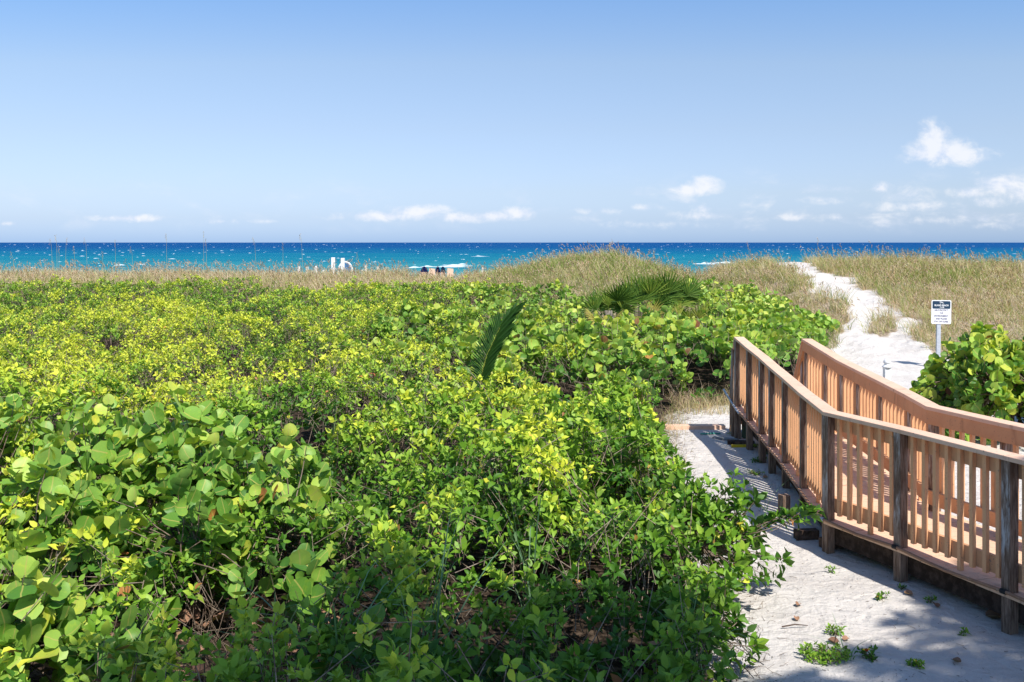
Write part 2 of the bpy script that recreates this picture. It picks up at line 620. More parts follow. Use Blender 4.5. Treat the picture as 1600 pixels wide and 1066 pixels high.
grassy = (GY > yback(GX)) | (GX > xedge(GY))
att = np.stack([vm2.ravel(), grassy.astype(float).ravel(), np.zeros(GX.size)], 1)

m, t = new_mat('sand')
geo = t.n('ShaderNodeNewGeometry')
pos = geo.outputs['Position']
at = t.n('ShaderNodeAttribute', attribute_name='leaf')
sp = t.n('ShaderNodeSeparateXYZ', ins={0: at.outputs['Vector']})
n1 = t.noise(pos, 1.4, 5, .6)
n2 = t.noise(pos, 12, 6, .65)
n3 = t.noise(pos, 160, 3, .6)
nf = t.noise(pos, 5, 4, .5, .8)
c = t.mix(t.step(n1, .35, .7), (.70, .66, .615), (.62, .575, .53))
c = t.mix(t.math('MULTIPLY', t.step(n3, .5, .72), .28), c, (.36, .31, .27))
vo = t.n('ShaderNodeTexVoronoi', ins={'Vector': pos, 'Scale': 24.0, 'Randomness': 1.0})
speck = t.math('SUBTRACT', 1.0, t.step(vo.outputs['Distance'], .09, .20))
speck = t.math('MULTIPLY', speck, t.step(t.noise(pos, 3.1, 4, .6), .46, .62))
c = t.mix(t.math('MULTIPLY', speck, .75), c, (.17, .105, .075))
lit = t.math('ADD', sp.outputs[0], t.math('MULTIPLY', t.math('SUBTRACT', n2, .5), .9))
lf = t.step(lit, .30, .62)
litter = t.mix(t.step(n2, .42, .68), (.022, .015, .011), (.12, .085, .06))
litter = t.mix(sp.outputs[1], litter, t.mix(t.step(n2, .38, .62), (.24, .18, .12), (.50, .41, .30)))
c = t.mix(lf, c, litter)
hb = t.math('ADD', t.math('MULTIPLY', nf, .8), t.math('ADD', t.math('MULTIPLY', n2, .5), t.math('MULTIPLY', n3, .12)))
finish(t, c, .95, hb, .9, .075, spec=.1)
M['sand'] = m
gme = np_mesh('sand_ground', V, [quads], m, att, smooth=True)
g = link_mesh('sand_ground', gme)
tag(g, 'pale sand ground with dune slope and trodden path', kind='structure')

# ------------------------------------------------------------------ sea
SEA = -2.42
m, t = new_mat('sea_water')
geo = t.n('ShaderNodeNewGeometry')
pos = geo.outputs['Position']
sxyz = t.n('ShaderNodeSeparateXYZ', ins={0: pos})
ld = t.math('LOGARITHM', t.math('MAXIMUM', sxyz.outputs[1], 60), 10.0)
stretch = t.vmath('MULTIPLY', pos, (.35, 1, 1))
w1 = t.noise(stretch, .012, 5, .6)
w2 = t.noise(t.vmath('MULTIPLY', pos, (.45, 1, 1)), .10, 6, .68)
w3 = t.noise(t.vmath('MULTIPLY', pos, (.6, 1, 1)), .9, 4, .6)
ldn = t.math('ADD', ld, t.math('MULTIPLY', t.math('SUBTRACT', w1, .5), .5))
f = t.math('DIVIDE', t.math('SUBTRACT', ldn, 2.1), 1.6)
c = t.ramp(f, [(0.0, (.10, .34, .33)), (.10, (.035, .235, .27)), (.28, (.004, .165, .25)), (.42, (.001, .112, .235)), (.60, (.001, .068, .215)), (1.0, (.001, .058, .205))])
c = t.mix(t.step(w2, .50, .72), c, t.mix(1.0, c, (.45, .62, .80), 'MULTIPLY'))
c = t.mix(t.math('MULTIPLY', t.step(w2, .50, .28), .35), c, t.mix(.35, c, (.06, .38, .45)))
p = finish(t, c, .7, t.math('ADD', t.math('MULTIPLY', w2, 1.5), t.math('MULTIPLY', w3, .3)), .9, 1.2, spec=.05)
sx = np.array([-30000, -6000, -1500, -400, 0, 400, 1500, 6000, 30000.])
sy = np.array([90, 120, 200, 400, 900, 2500, 8000, 20000, 40000.])
SX, SY = np.meshgrid(sx, sy)
ii = (np.arange(len(sy) - 1)[:, None] * len(sx) + np.arange(len(sx) - 1)[None, :]).ravel()
sme = np_mesh('sea', np.stack([SX.ravel(), SY.ravel(), np.full(SX.size, SEA)], 1), [np.stack([ii, ii + 1, ii + len(sx) + 1, ii + len(sx)], 1)], m)
tag(link_mesh('sea', sme), 'turquoise sea turning deep blue towards the horizon', kind='structure')

# whitecaps: low rounded crests of foam
foam, t = new_mat('foam')
n = t.noise(t.n('ShaderNodeNewGeometry').outputs['Position'], .8, 4)
finish(t, t.mix(n, (.42, .55, .60), (.70, .76, .78)), .9, spec=.1)


def crest(mb, x, y, L, D, H, seg=9):
    """one breaking crest: an uneven ridge tapering to both ends"""
    top, bot1, bot2 = [], [], []
    ph = random.uniform(0, 6)
    for i in range(seg + 1):
        q = i / seg
        e = math.sin(math.pi * q) ** .7 * (.7 + .3 * math.sin(q * 9 + ph)) + .02
        cx_ = x + (q - .5) * L
        cy_ = y + math.sin(q * 5 + ph) * D * .5
        top.append((cx_, cy_, SEA + H * e))
        bot1.append((cx_, cy_ - D * e * .5, SEA - .02))
        bot2.append((cx_, cy_ + D * e, SEA - .02))
    vs = top + bot1 + bot2
    k = seg + 1
    fs = []
    for i in range(seg):
        fs += [(k + i, k + i + 1, i + 1, i), (i, i + 1, 2 * k + i + 1, 2 * k + i)]
    mb.add(vs, fs)


mb = MB()
for i in range(460):
    Z = 10 ** random.uniform(math.log10(215), math.log10(4200))
    if random.random() < .25: Z = random.uniform(250, 800)
    x = random.uniform(-.62, .62) * Z
    s = (Z / 500) ** .66 * .62
    L = random.choice([1.2, 1.6, 2.2, 3.0, 3.6]) * s * random.uniform(.6, 1.1)
    crest(mb, x, Z, L, L * random.uniform(.4, .9), .26 * s * random.uniform(.6, 1.3))
tag(mb.build('whitecaps', foam), 'small white foam crests scattered over the sea', 'whitecaps', kind='stuff')
mb = MB()
for (x0, x1, y, Z) in [(636, 660, 418, 215), (655, 735, 418, 222), (690, 720, 416, 238), (1085, 1120, 413, 250), (1100, 1160, 412, 262),
                       (735, 765, 401, 0), (182, 190, 415, 0), (264, 273, 405, 0), (148, 154, 404, 0), (1374, 1382, 397, 0), (1490, 1500, 399, 0), (1583, 1590, 397, 0)]:
    if Z == 0: Z = (EYE - SEA) * F / (y - 379)
    xa, xb = (x0 - 800) * Z / F, (x1 - 800) * Z / F
    crest(mb, (xa + xb) / 2, Z, xb - xa, 3.5, .30 if Z < 265 else .18, 24)
    if Z < 265: crest(mb, (xa + xb) / 2 + 2, Z + 9, (xb - xa) * .7, 4, .3, 18)
tag(mb.build('surf', foam), 'longer white breaker lines near the shore', 'surf', kind='stuff')

# ------------------------------------------------------------------ leaves
T_FAR = (np.array([(0, 0, 0), (.45, -.5, .10), (.45, .5, .10), (1, 0, -.08)]), [np.array([(0, 3, 1), (0, 2, 3)])])
T_NEAR = (np.array([(0, 0, 0), (.26, -.42, .07), (.26, 0, 0), (.26, .42, .07), (.62, -.40, .04), (.62, 0, -.03), (.62, .40, .04), (1, 0, -.16)]),
          [np.array([(0, 2, 1), (0, 3, 2), (4, 5, 7), (5, 6, 7)]), np.array([(1, 2, 5, 4), (2, 3, 6, 5)])])
_m = [(.05, 0), (.36, 0), (.7, 0), (1.0, 0)]
_r = [(-.04, .22), (.12, .43), (.40, .53), (.72, .47), (.92, .25)]
_v = [(u, v, -.05 * math.sin(u * 3)) for u, v in _m] + [(u, -v, .09 * v * 2) for u, v in _r] + [(u, v, .09 * v * 2) for u, v in _r]
T_ROUND = (np.array(_v), [np.array([(0, 5, 4), (0, 1, 5), (1, 6, 5), (1, 2, 6), (2, 7, 6), (2, 3, 8), (2, 8, 7),
                                    (0, 9, 10), (0, 10, 1), (1, 10, 11), (1, 11, 2), (2, 11, 12), (2, 13, 3), (2, 12, 13)])])


def unit(a):
    return a / np.maximum(np.linalg.norm(a, axis=1, keepdims=True), 1e-9)


def leaves(P, D, N, L, W, tint, tpl, curl=None):
    """instantiates a leaf template; returns V, faces, attr"""
    tv, tf = tpl
    n = len(P)
    D = unit(D)
    N = unit(N - D * np.sum(N * D, 1, keepdims=True))
    S = np.cross(D, N)
    if curl is None: curl = rng.uniform(-1.0, 3.0, n)
    u, v, ww = tv[:, 0], tv[:, 1], tv[:, 2]
    V = (P[:, None, :] + D[:, None, :] * (u[None, :] * L[:, None])[..., None] + S[:, None, :] * (v[None, :] * W[:, None])[..., None]
         + N[:, None, :] * (ww[None, :] * (L * curl)[:, None])[..., None])
    if tpl is T_ROUND: V = V + rng.normal(0, 1, V.shape) * (L * .022)[:, None, None]
    A = np.empty((n, len(tv), 3))
    A[:, :, 0] = u
    A[:, :, 1] = v
    A[:, :, 2] = tint[:, None]
    k = len(tv)
    fs = [(f[None] + (np.arange(n) * k)[:, None, None]).reshape(-1, f.shape[1]) for f in tf]
    return V.reshape(-1, 3), fs, A.reshape(-1, 3)


def join(parts):
    Vs, As, by = [], [], {}
    off = 0
    for V, fs, A in parts:
        Vs.append(V)
        As.append(A)
        for f in fs:
            by.setdefault(f.shape[1], []).append(f + off)
        off += len(V)
    return np.concatenate(Vs), [np.concatenate(by[k]) for k in sorted(by)], np.concatenate(As)


def frame(A):
    up = np.where(np.abs(A[:, 2:3]) > .9, np.array([[1., 0, 0]]), np.array([[0, 0, 1.]]))
    e1 = unit(np.cross(A, up))
    return e1, np.cross(A, e1)


def sprig_leaves(P, A, n, L, W, tint, tpl, gap=.55, jitter=.25, tj=.07):
    """rosettes: n leaves round every sprig tip P with axis A (all arrays); L per sprig"""
    N = len(P)
    A = unit(A)
    e1, e2 = frame(A)
    out = []
    ph = rng.uniform(0, 6.28, N)
    for k in range(n):
        q = k / max(n - 1, 1)
        az = ph + k * 2.4 + rng.normal(0, .25, N)
        el = np.radians(62 - 72 * q) + rng.normal(0, jitter, N)
        R = e1 * np.cos(az)[:, None] + e2 * np.sin(az)[:, None]
        D = R * np.cos(el)[:, None] + A * np.sin(el)[:, None]
        NN = A * np.cos(el)[:, None] - R * np.sin(el)[:, None] + rng.normal(0, .42, (N, 3))
        base = P - A * (q * L * gap * n * .22)[:, None] + R * (L * .12)[:, None]
        s = (0.62 + .48 * math.sin(math.pi * (q * .75 + .2))) * rng.uniform(.75, 1.15, N)
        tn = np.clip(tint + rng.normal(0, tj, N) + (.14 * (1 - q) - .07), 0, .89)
        rare = rng.random(N)
        tn = np.where(rare > (.988 if tpl is not T_ROUND else .980), rng.uniform(.90, 1, N), tn)
        out.append(leaves(base, D, NN, L * s, W * s, tn, tpl))
    return out


def sticks(P0, P1, r0, r1, tint=None):
    """three-sided tapered sticks, bulk"""
    D = unit(P1 - P0)
    e1, e2 = frame(D)
    n = len(P0)
    vs = np.empty((n, 6, 3))
    for k in range(3):
        a = 2 * math.pi * k / 3
        o = e1 * math.cos(a) + e2 * math.sin(a)
        vs[:, k] = P0 + o * np.asarray(r0).reshape(-1, 1)
        vs[:, 3 + k] = P1 + o * np.asarray(r1).reshape(-1, 1)
    f = np.array([(0, 1, 4, 3), (1, 2, 5, 4), (2, 0, 3, 5)])
    fs = (f[None] + (np.arange(n) * 6)[:, None, None]).reshape(-1, 4)
    A = np.zeros((n * 6, 3))
    return vs.reshape(-1, 3), [fs], A


# canopy height map of the thicket: many overlapping domes
RES = .08
HX0, HX1, HY0, HY1 = -26.0, 10.0, 3.0, 44.0
nxh, nyh = int((HX1 - HX0) / RES), int((HY1 - HY0) / RES)
hx = HX0 + (np.arange(nxh) + .5) * RES
hy = HY0 + (np.arange(nyh) + .5) * RES
K = np.full((nyh, nxh), .30)
K[hy < 13] = .44


def splat(cx, cy, r, h, base=.0):
    i0, i1 = int((cx - r - HX0) / RES), int((cx + r - HX0) / RES) + 1
    j0, j1 = int((cy - r - HY0) / RES), int((cy + r - HY0) / RES) + 1
    i0, j0 = max(i0, 0), max(j0, 0)
    i1, j1 = min(i1, nxh), min(j1, nyh)
    if i0 >= i1 or j0 >= j1: return
    dx = (hx[i0:i1] - cx)[None, :]
    dy = (hy[j0:j1] - cy)[:, None]
    d = 1 - (dx * dx + dy * dy) / (r * r)
    v = base + (h - base) * np.sqrt(np.maximum(d, 0))
    v = np.where(d > 0, v, 0)
    K[j0:j1, i0:i1] = np.maximum(K[j0:j1, i0:i1], v)


def keep_free(x, y, r):
    """places where separately built plants stand"""
    for (cx, cy, rr) in FREE:
        if (x - cx) ** 2 + (y - cy) ** 2 < (rr) ** 2: return True
    return False


FREE = [(-.30, 12.75, .55)]
GAPS = [(-4.0, 15.6, .55), (-4.5, 17, .5), (-4.9, 20.5, .7), (-2.4, 8.0, .8), (-9.5, 26, .6), (-6.8, 12.5, .5), (-5.2, 16.4, .5),
        (-7.0, 17, .45), (.9, 15.2, .5), (-2, 11.6, .5), (-9, 22, .6), (-.6, 20, .5), (.5, 7.8, .35), (-10, 14.6, .5), (2.2, 19.5, .5)]
for i in range(2850):
    y = 3.2 + 40 * random.random() ** .85 if i < 2500 else random.uniform(4, 13)
    x = random.uniform(-.56 * y - 3, min(.56 * y + 2, 9.5))
    r = random.uniform(.28, .75) * (1 + .012 * y)
    e = float(xedge(y))
    dist = e - x
    if dist < r * .55 or y > float(yback(x)) - .2: continue
    top = .95 + .16 * math.sin(x * 1.1 + y * .7) + .14 * math.sin(x * .45 - y * 1.3) + random.uniform(-.55, .32)
    top *= min(1.0, .55 + dist * .35) if y < 10.5 or y > 18 else min(1.0, .32 + dist * .5)
    if y < 8: top *= .70 + .30 * max(0, (y - 4.5) / 3.5)
    if x < -1.5 and y < 10.2: top *= .72
    if y > 24: top *= .92 - .42 * (y - 24) / 14
    if keep_free(x, y, r): top *= .45
    if 1.6 < x < 5.6 and 24.2 < y < 29: top *= .55
    if any((x - a) ** 2 + (y - b) ** 2 < (c + r * .55) ** 2 for a, b, c in GAPS):
        if random.random() < .9: continue
    splat(x, y, r, top, top * .35)
K0 = K.copy()
for i in range(7600):
    y = 3.2 + 38 * random.random() ** .8
    x = random.uniform(-.56 * y - 2, min(.56 * y + 2, 9.2))
    ci, cj = int((x - HX0) / RES), int((y - HY0) / RES)
    if not (0 <= ci < nxh and 0 <= cj < nyh): continue
    k0 = K0[cj, ci]
    if k0 < .42: continue
    splat(x, y, random.uniform(.13, .25) * (1 + .014 * y), k0 + random.uniform(.10, .32), k0 - .10)
# sea-grape bank behind the walkway is taller
for i in range(300):
    y = random.uniform(19, 31)
    x = random.uniform(3.2, 8.4)
    if x > float(xedge(y)) - .35 or y > float(yback(x)): continue
    r = random.uniform(.4, .8)
    top = (1.15 + random.uniform(-.3, .28)) * min(1, .6 + .4 * (float(xedge(y)) - x))
    if x < 5.7 and 24 < y < 29: top *= .5
    splat(x, y, r, top, top * .4)


def sampleK(x, y):
    i = np.clip(((x - HX0) / RES).astype(int), 1, nxh - 2)
    j = np.clip(((y - HY0) / RES).astype(int), 1, nyh - 2)
    k = K[j, i]
    gx_ = (K[j, i + 1] - K[j, i - 1]) / (2 * RES)
    gy_ = (K[j + 1, i] - K[j - 1, i]) / (2 * RES)
    return k, gx_, gy_


def grape_zone(x, y):
    """1 where the round-leaved sea grape grows through the thicket"""
    bank = (x > 2.9 + vnoise(x, y, 41) * .5) & (y > 18.5)
    mid = (y > 14.5 + vnoise(x * .9, y * .9, 42) * 1.2) & (y < 24.5 + vnoise(x, y, 43) * 1.3) & (x > -2.9 + vnoise(x, y, 44) * .8)
    patch = vnoise(x * .35, y * .35, 45) > .55
    return bank | (mid & (vnoise(x * 1.3, y * 1.3, 46) > -.25)) | (patch & (y > 17) & (x > -7))


parts, gparts, stick_parts = [], [], []
for (y0, y1, dens) in [(3.6, 8, 115), (8, 12, 130), (12, 16, 160), (16, 20, 140), (20, 26, 112), (26, 32, 84), (32, 42, 60)]:
    ym = (y0 + y1) / 2
    s = 1 + .5 * max(0, ym - 12) / 26
    xa, xb = -.53 * y1 - 2.2, min(.53 * y1 + 2.2, 9.2)
    n = int((xb - xa) * (y1 - y0) * dens)
    x = rng.uniform(xa, xb, n)
    y = rng.uniform(y0, y1, n)
    ok = veg_mask(x, y)
    x, y = x[ok], y[ok]
    k, gx_, gy_ = sampleK(x, y)
    keep = rng.random(len(x)) < np.where(y < 8.6, 1, np.clip((k - .22) / .4, .10, 1))
    ontuft = (k - K0[np.clip(((y - HY0) / RES).astype(int), 0, nyh - 1), np.clip(((x - HX0) / RES).astype(int), 0, nxh - 1)]) > .04
    keep &= ontuft | (rng.random(len(x)) < .42)
    keep &= ~((x < -2.5) & (y < 7.4) & (rng.random(len(x)) < .75))
    x, y, k, gx_, gy_ = x[keep], y[keep], k[keep], gx_[keep], gy_[keep]
    n = len(x)
    slope = np.sqrt(gx_ ** 2 + gy_ ** 2)
    depth = np.minimum(rng.exponential(.06, n), k * .8) * (1 + np.minimum(slope, 2) * .8)
    pop = rng.random(n) < .05                      # shoots that stand proud of the rest
    depth = np.where(pop, -rng.uniform(.03, .16, n), depth)
    z = terrain(x, y) + np.maximum(k - depth, .05)
    P = np.stack([x, y, z], 1)
    A = np.stack([-gx_ * .55, -gy_ * .55, np.ones(n)], 1)
    A = unit(unit(A) + rng.normal(0, .28, (n, 3)) * [1, 1, .5])
    gz = grape_zone(x, y)
    tintc = .36 + .14 * vnoise(x * .8, y * .8, 51) + .20 * vnoise(x * 2.5, y * 2.5, 52) - np.clip(depth, 0, .5) * .9 + np.clip(k - .85, -.6, .4) * .35  # deep, low leaves darker: older foliage, plus shade of the gaps put into tint
    tuft_lift = np.clip(k - K0[np.clip(((y - HY0) / RES).astype(int), 0, nyh - 1), np.clip(((x - HX0) / RES).astype(int), 0, nxh - 1)], 0, .25)
    tintc = tintc + tuft_lift * 1.5 + rng.normal(0, .05, n)  # tuft tops lightened by colour so the gaps between read as dark
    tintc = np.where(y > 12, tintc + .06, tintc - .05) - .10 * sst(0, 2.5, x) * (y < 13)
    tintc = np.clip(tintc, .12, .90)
    a = ~gz
    tpl = T_NEAR if ym < 18 else T_FAR
    L = np.full(n, .078 if ym < 12 else .058) * s * rng.uniform(.75, 1.2, n)
    nl = 8 if ym < 12 else 7
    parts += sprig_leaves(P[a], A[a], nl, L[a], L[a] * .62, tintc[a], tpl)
    b = gz & (rng.random(n) < .36)
    Lg = np.full(n, .135) * (1 + .25 * max(0, ym - 16) / 16) * rng.uniform(.75, 1.15, n)
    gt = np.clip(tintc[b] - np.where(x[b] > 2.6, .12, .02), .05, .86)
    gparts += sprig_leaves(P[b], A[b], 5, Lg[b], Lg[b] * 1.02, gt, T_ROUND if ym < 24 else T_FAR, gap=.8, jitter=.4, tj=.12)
    # bare twigs showing through
    q = rng.random(n) < .55
    P1 = P[q] + A[q] * .01
    P0 = P1 - unit(A[q] + rng.normal(0, .45, (q.sum(), 3))) * rng.uniform(.2, .5, (q.sum(), 1))
    rs = .0030 * s
    stick_parts.append(sticks(P0, P1, np.full(len(P0), rs * 1.3), np.full(len(P0), rs * .7)))
    q = rng.random(n) < .12
    P1 = P[q] + rng.normal(0, .1, (q.sum(), 3)) + [0, 0, .02]
    P0 = P1 - unit(np.stack([rng.normal(0, .6, q.sum()), rng.normal(0, .6, q.sum()), np.ones(q.sum())], 1)) * rng.uniform(.25, .6, (q.sum(), 1))
    stick_parts.append(sticks(P0, P1, np.full(len(P0), rs * 1.6), np.full(len(P0), rs * .8)))

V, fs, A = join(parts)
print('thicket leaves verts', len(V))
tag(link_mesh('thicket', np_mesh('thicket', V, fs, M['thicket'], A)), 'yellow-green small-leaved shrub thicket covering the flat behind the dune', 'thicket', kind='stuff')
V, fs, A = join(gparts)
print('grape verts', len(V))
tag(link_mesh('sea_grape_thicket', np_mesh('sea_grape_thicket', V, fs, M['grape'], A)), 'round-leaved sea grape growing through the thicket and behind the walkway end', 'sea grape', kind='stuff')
V, fs, A = join(stick_parts)
tag(link_mesh('dry_twigs', np_mesh('dry_twigs', V, fs, M['twig_pale'])), 'grey-brown bare twigs tangled among the shrub leaves', 'twigs', kind='stuff')

# ------------------------------------------------------------------ grasses
def blades(P, H, W, lean, bend, tint, seg=3):
    """curved tapering blades: lean (n,2) horizontal reach in metres at the tip"""
    n = len(P)
    ts = np.linspace(0, 1, seg + 1)
    az = rng.uniform(0, 6.28, n)
    side = np.stack([np.cos(az), np.sin(az), np.zeros(n)], 1)
    k = seg * 2 + 1
    V = np.empty((n, k, 3))
    for i, q in enumerate(ts):
        c = P.copy()
        c[:, 0] += lean[:, 0] * q ** (1 + bend)
        c[:, 1] += lean[:, 1] * q ** (1 + bend)
        c[:, 2] += H * (q - .25 * bend * q ** 3)
        if i < seg:
            wd = W * (1 - .75 * q)
            V[:, 2 * i] = c - side * (wd * .5)[:, None]
            V[:, 2 * i + 1] = c + side * (wd * .5)[:, None]
        else:
            V[:, 2 * i] = c
    fq = np.array([(2 * i, 2 * i + 1, 2 * i + 3, 2 * i + 2) for i in range(seg - 1)])
    ft = np.array([(2 * seg - 2, 2 * seg - 1, 2 * seg)])
    off = (np.arange(n) * k)[:, None, None]
    fs = [(ft[None] + off).reshape(-1, 3)]
    if seg > 1: fs.append((fq[None] + off).reshape(-1, 4))
    A = np.zeros((n, k, 3))
    A[:, :, 2] = tint[:, None]
    return V.reshape(-1, 3), fs, A.reshape(-1, 3)


gp = []
heads = []
for (y0, y1, dens) in [(24, 30, 17), (30, 37, 17), (37, 44, 19), (44, 53, 12)]:
    xa, xb = -.53 * y1 - 2, .53 * y1 + 2.5
    nt = int((xb - xa) * (y1 - y0) * dens)
    x = rng.uniform(xa, xb, nt)
    y = rng.uniform(y0, y1, nt)
    kk, _, _ = sampleK(x, y)
    core = ~veg_mask(x, y) & ~sand_mask(x, y)
    core &= ~((y < 26.5) & (x > 7) & (x < 11.5))
    fringe = veg_mask(x, y) & (x > -1.5) & (x < 3.2) & (y > 24.5) & (rng.random(nt) < .35)
    fringe |= veg_mask(x, y) & (y > yback(x) - 3.5) & (rng.random(nt) < .3)
    ok = core | fringe
    x, y = x[ok], y[ok]
    nt = len(x)
    tone = .46 + .20 * vnoise(x * .7, y * .7, 61) + rng.normal(0, .12, nt)
    hgt = .50 + .12 * vnoise(x * .8, y * .8, 62) + rng.normal(0, .09, nt)
    left = x < -3
    hgt = np.where(left, hgt + .24, hgt)
    hgt = hgt - np.where((np.abs(x / y * F + 800 - 682) < 42) & (y > 36), .34, 0)
    tone = np.where(left, tone + .12, tone)
    tone = tone - np.where((x > -1) & (x < 9.5), .20, 0) + .06 + .28 * vnoise(x * 2.3, y * 2.3, 63)
    hgt = hgt + .15 * vnoise(x * 2.1, y * 2.1, 64)
    nb = 9
    for b in range(nb):
        P = np.stack([x + rng.normal(0, .09, nt), y + rng.normal(0, .09, nt), np.zeros(nt)], 1)
        P[:, 2] = terrain(P[:, 0], P[:, 1]) - .02
        H = np.clip(hgt * rng.uniform(.5, 1.25, nt), .15, .95)
        lean = rng.normal(0, .30, (nt, 2)) + [-.10, .03]
        gp.append(blades(P, H, np.full(nt, .013) * (y0 / 24) ** .9 * rng.uniform(.7, 1.3, nt), lean, rng.uniform(.3, 1.1, nt), np.clip(tone + rng.normal(0, .24, nt), 0, 1), 3))
        if b == 0:
            q = rng.random(nt) < .42        # seed heads on a share of the tufts
            n_ = q.sum()
            P1 = P[q] + np.stack([rng.normal(-.05, .1, n_), rng.normal(0, .1, n_), H[q] * 1.02 + .02], 1)
            up = unit(np.stack([rng.normal(-.3, .4, n_), rng.normal(0, .3, n_), np.ones(n_)], 1))
            for c_ in range(5):
                o = up * (c_ * .035)
                gp.append(leaves(P1 + o, up + rng.normal(0, .5, (n_, 3)), rng.normal(0, 1, (n_, 3)), np.full(n_, .08), np.full(n_, .028), rng.uniform(.72, 1, n_), T_FAR))
V, fs, A = join(gp)
print('dune verts', len(V))
tag(link_mesh('dune_grass', np_mesh('dune_grass', V, fs, M['dune'], A)), 'tan and green dune grass covering the dune on both sides of the sand path', 'dune grass', kind='stuff')

# dry wisps and small litter along the sand edge
gp = []
n = 6500
y = rng.uniform(6.5, 19.5, n)
x = xedge(y) + np.abs(rng.normal(0, .24, n)) * rng.choice([1, 1, -1], n)
P = np.stack([x, y, terrain(x, y)], 1)
P1 = P + np.stack([rng.normal(0, .05, n), rng.normal(0, .05, n), np.abs(rng.normal(0.01, .02, n))], 1)
P[:, 2] += .004
gp.append(sticks(P, P1, rng.uniform(.001, .003, n), rng.uniform(.0008, .0015, n)))
n = 1500
y = rng.uniform(6.3, 24, n)
x = rng.uniform(0, 1, n) * (np.minimum(y * .54, 8) - xedge(y)) + xedge(y)
P = np.stack([x, y, terrain(x, y) + .004], 1)
P1 = P + np.stack([rng.normal(0, .018, n), rng.normal(0, .018, n), np.abs(rng.normal(0, .006, n))], 1)
gp.append(sticks(P, P1, rng.uniform(.0012, .003, n), rng.uniform(.001, .002, n)))
V, fs, A = join(gp)
tag(link_mesh('plant_litter', np_mesh('plant_litter', V, fs, M['twig'])), 'dark bits of twig and dry litter strewn on the pale sand', 'litter', kind='stuff')

gp = []
n = 1500
a_, r_ = rng.uniform(0, 6.28, n), np.sqrt(rng.uniform(0, 1, n))
P = np.stack([-2.1 + np.cos(a_) * r_ * 1.1, 6.9 + np.sin(a_) * r_ * 1.1, rng.uniform(0, .12, n)], 1)
P1 = P + np.stack([rng.normal(0, .16, n), rng.normal(0, .16, n), np.abs(rng.normal(.12, .18, n))], 1)
gp.append(sticks(P, P1, rng.uniform(.002, .005, n), rng.uniform(.001, .003, n)))
V, fs, A = join([sticks(P[:500], P1[:500], np.full(500, .003), np.full(500, .002))])
tag(link_mesh('hollow_twigs', np_mesh('hollow_twigs', V, fs, M['twig'])), 'heap of bare broken twigs in the dark hollow of the left foreground', 'twigs', kind='stuff')
n = 160
a_, r_ = rng.uniform(0, 6.28, n), np.sqrt(rng.uniform(0, 1, n))
P = np.stack([-2.2 + np.cos(a_) * r_ * 1.3, 7.0 + np.sin(a_) * r_ * 1.2, rng.uniform(.02, .18, n)], 1)
V, fs, A = leaves(P, rng.normal(0, 1, (n, 3)) * [1, 1, .3], rng.normal(0, .5, (n, 3)) + [0, 0, 1], rng.uniform(.08, .14, n), rng.uniform(.07, .12, n), rng.uniform(0, 1, n), T_ROUND)
tag(link_mesh('dead_leaf_heap', np_mesh('dead_leaf_heap', V, fs, M['dead_leaf'], A)), 'brown dead leaves under the sea grapes in the left foreground', 'dead leaves', kind='stuff')
gp = []
n = 1500
y = rng.uniform(10.5, 19.6, n)
x = xedge(y) + rng.normal(.12, .16, n)
P = np.stack([x, y, terrain(x, y) - .01], 1)
gp.append(blades(P, rng.uniform(.06, .30, n), np.full(n, .006), rng.normal(0, .10, (n, 2)), rng.uniform(.4, 1, n), rng.uniform(.2, 1, n), 3))
n = 1300
y = rng.uniform(17.6, 19.4, n)
x = rng.uniform(3.0, 4.9, n)
P = np.stack([x, y, terrain(x, y) - .01], 1)
gp.append(blades(P, rng.uniform(.1, .45, n), np.full(n, .008), rng.normal(0, .16, (n, 2)), rng.uniform(.4, 1, n), rng.uniform(.35, 1, n), 3))
V, fs, A = join(gp)
tag(link_mesh('dry_edge_grass', np_mesh('dry_edge_grass', V, fs, M['dune'], A)), 'thin dry grass along the edge between shrubs and sand', 'dry grass', kind='stuff')


# ------------------------------------------------------------------ single shrubs
def curve_sticks(P0, P1, r0, r1, seg=5, wob=.06):
    out = []
    n = len(P0)
    mid = (P0 + P1) / 2 + rng.normal(0, wob, (n, 3))
    mid[:, 2] = P0[:, 2] + (P1[:, 2] - P0[:, 2]) * .35
    prev = P0
    for i in range(seg):
        q = (i + 1) / seg
        cur = (1 - q) ** 2 * P0 + 2 * q * (1 - q) * mid + q * q * P1
        if i < seg - 1: cur = cur + rng.normal(0, wob * .2, (n, 3))
        out.append(sticks(prev, cur, r0 + (r1 - r0) * i / seg, r0 + (r1 - r0) * q))
        prev = cur
    return out


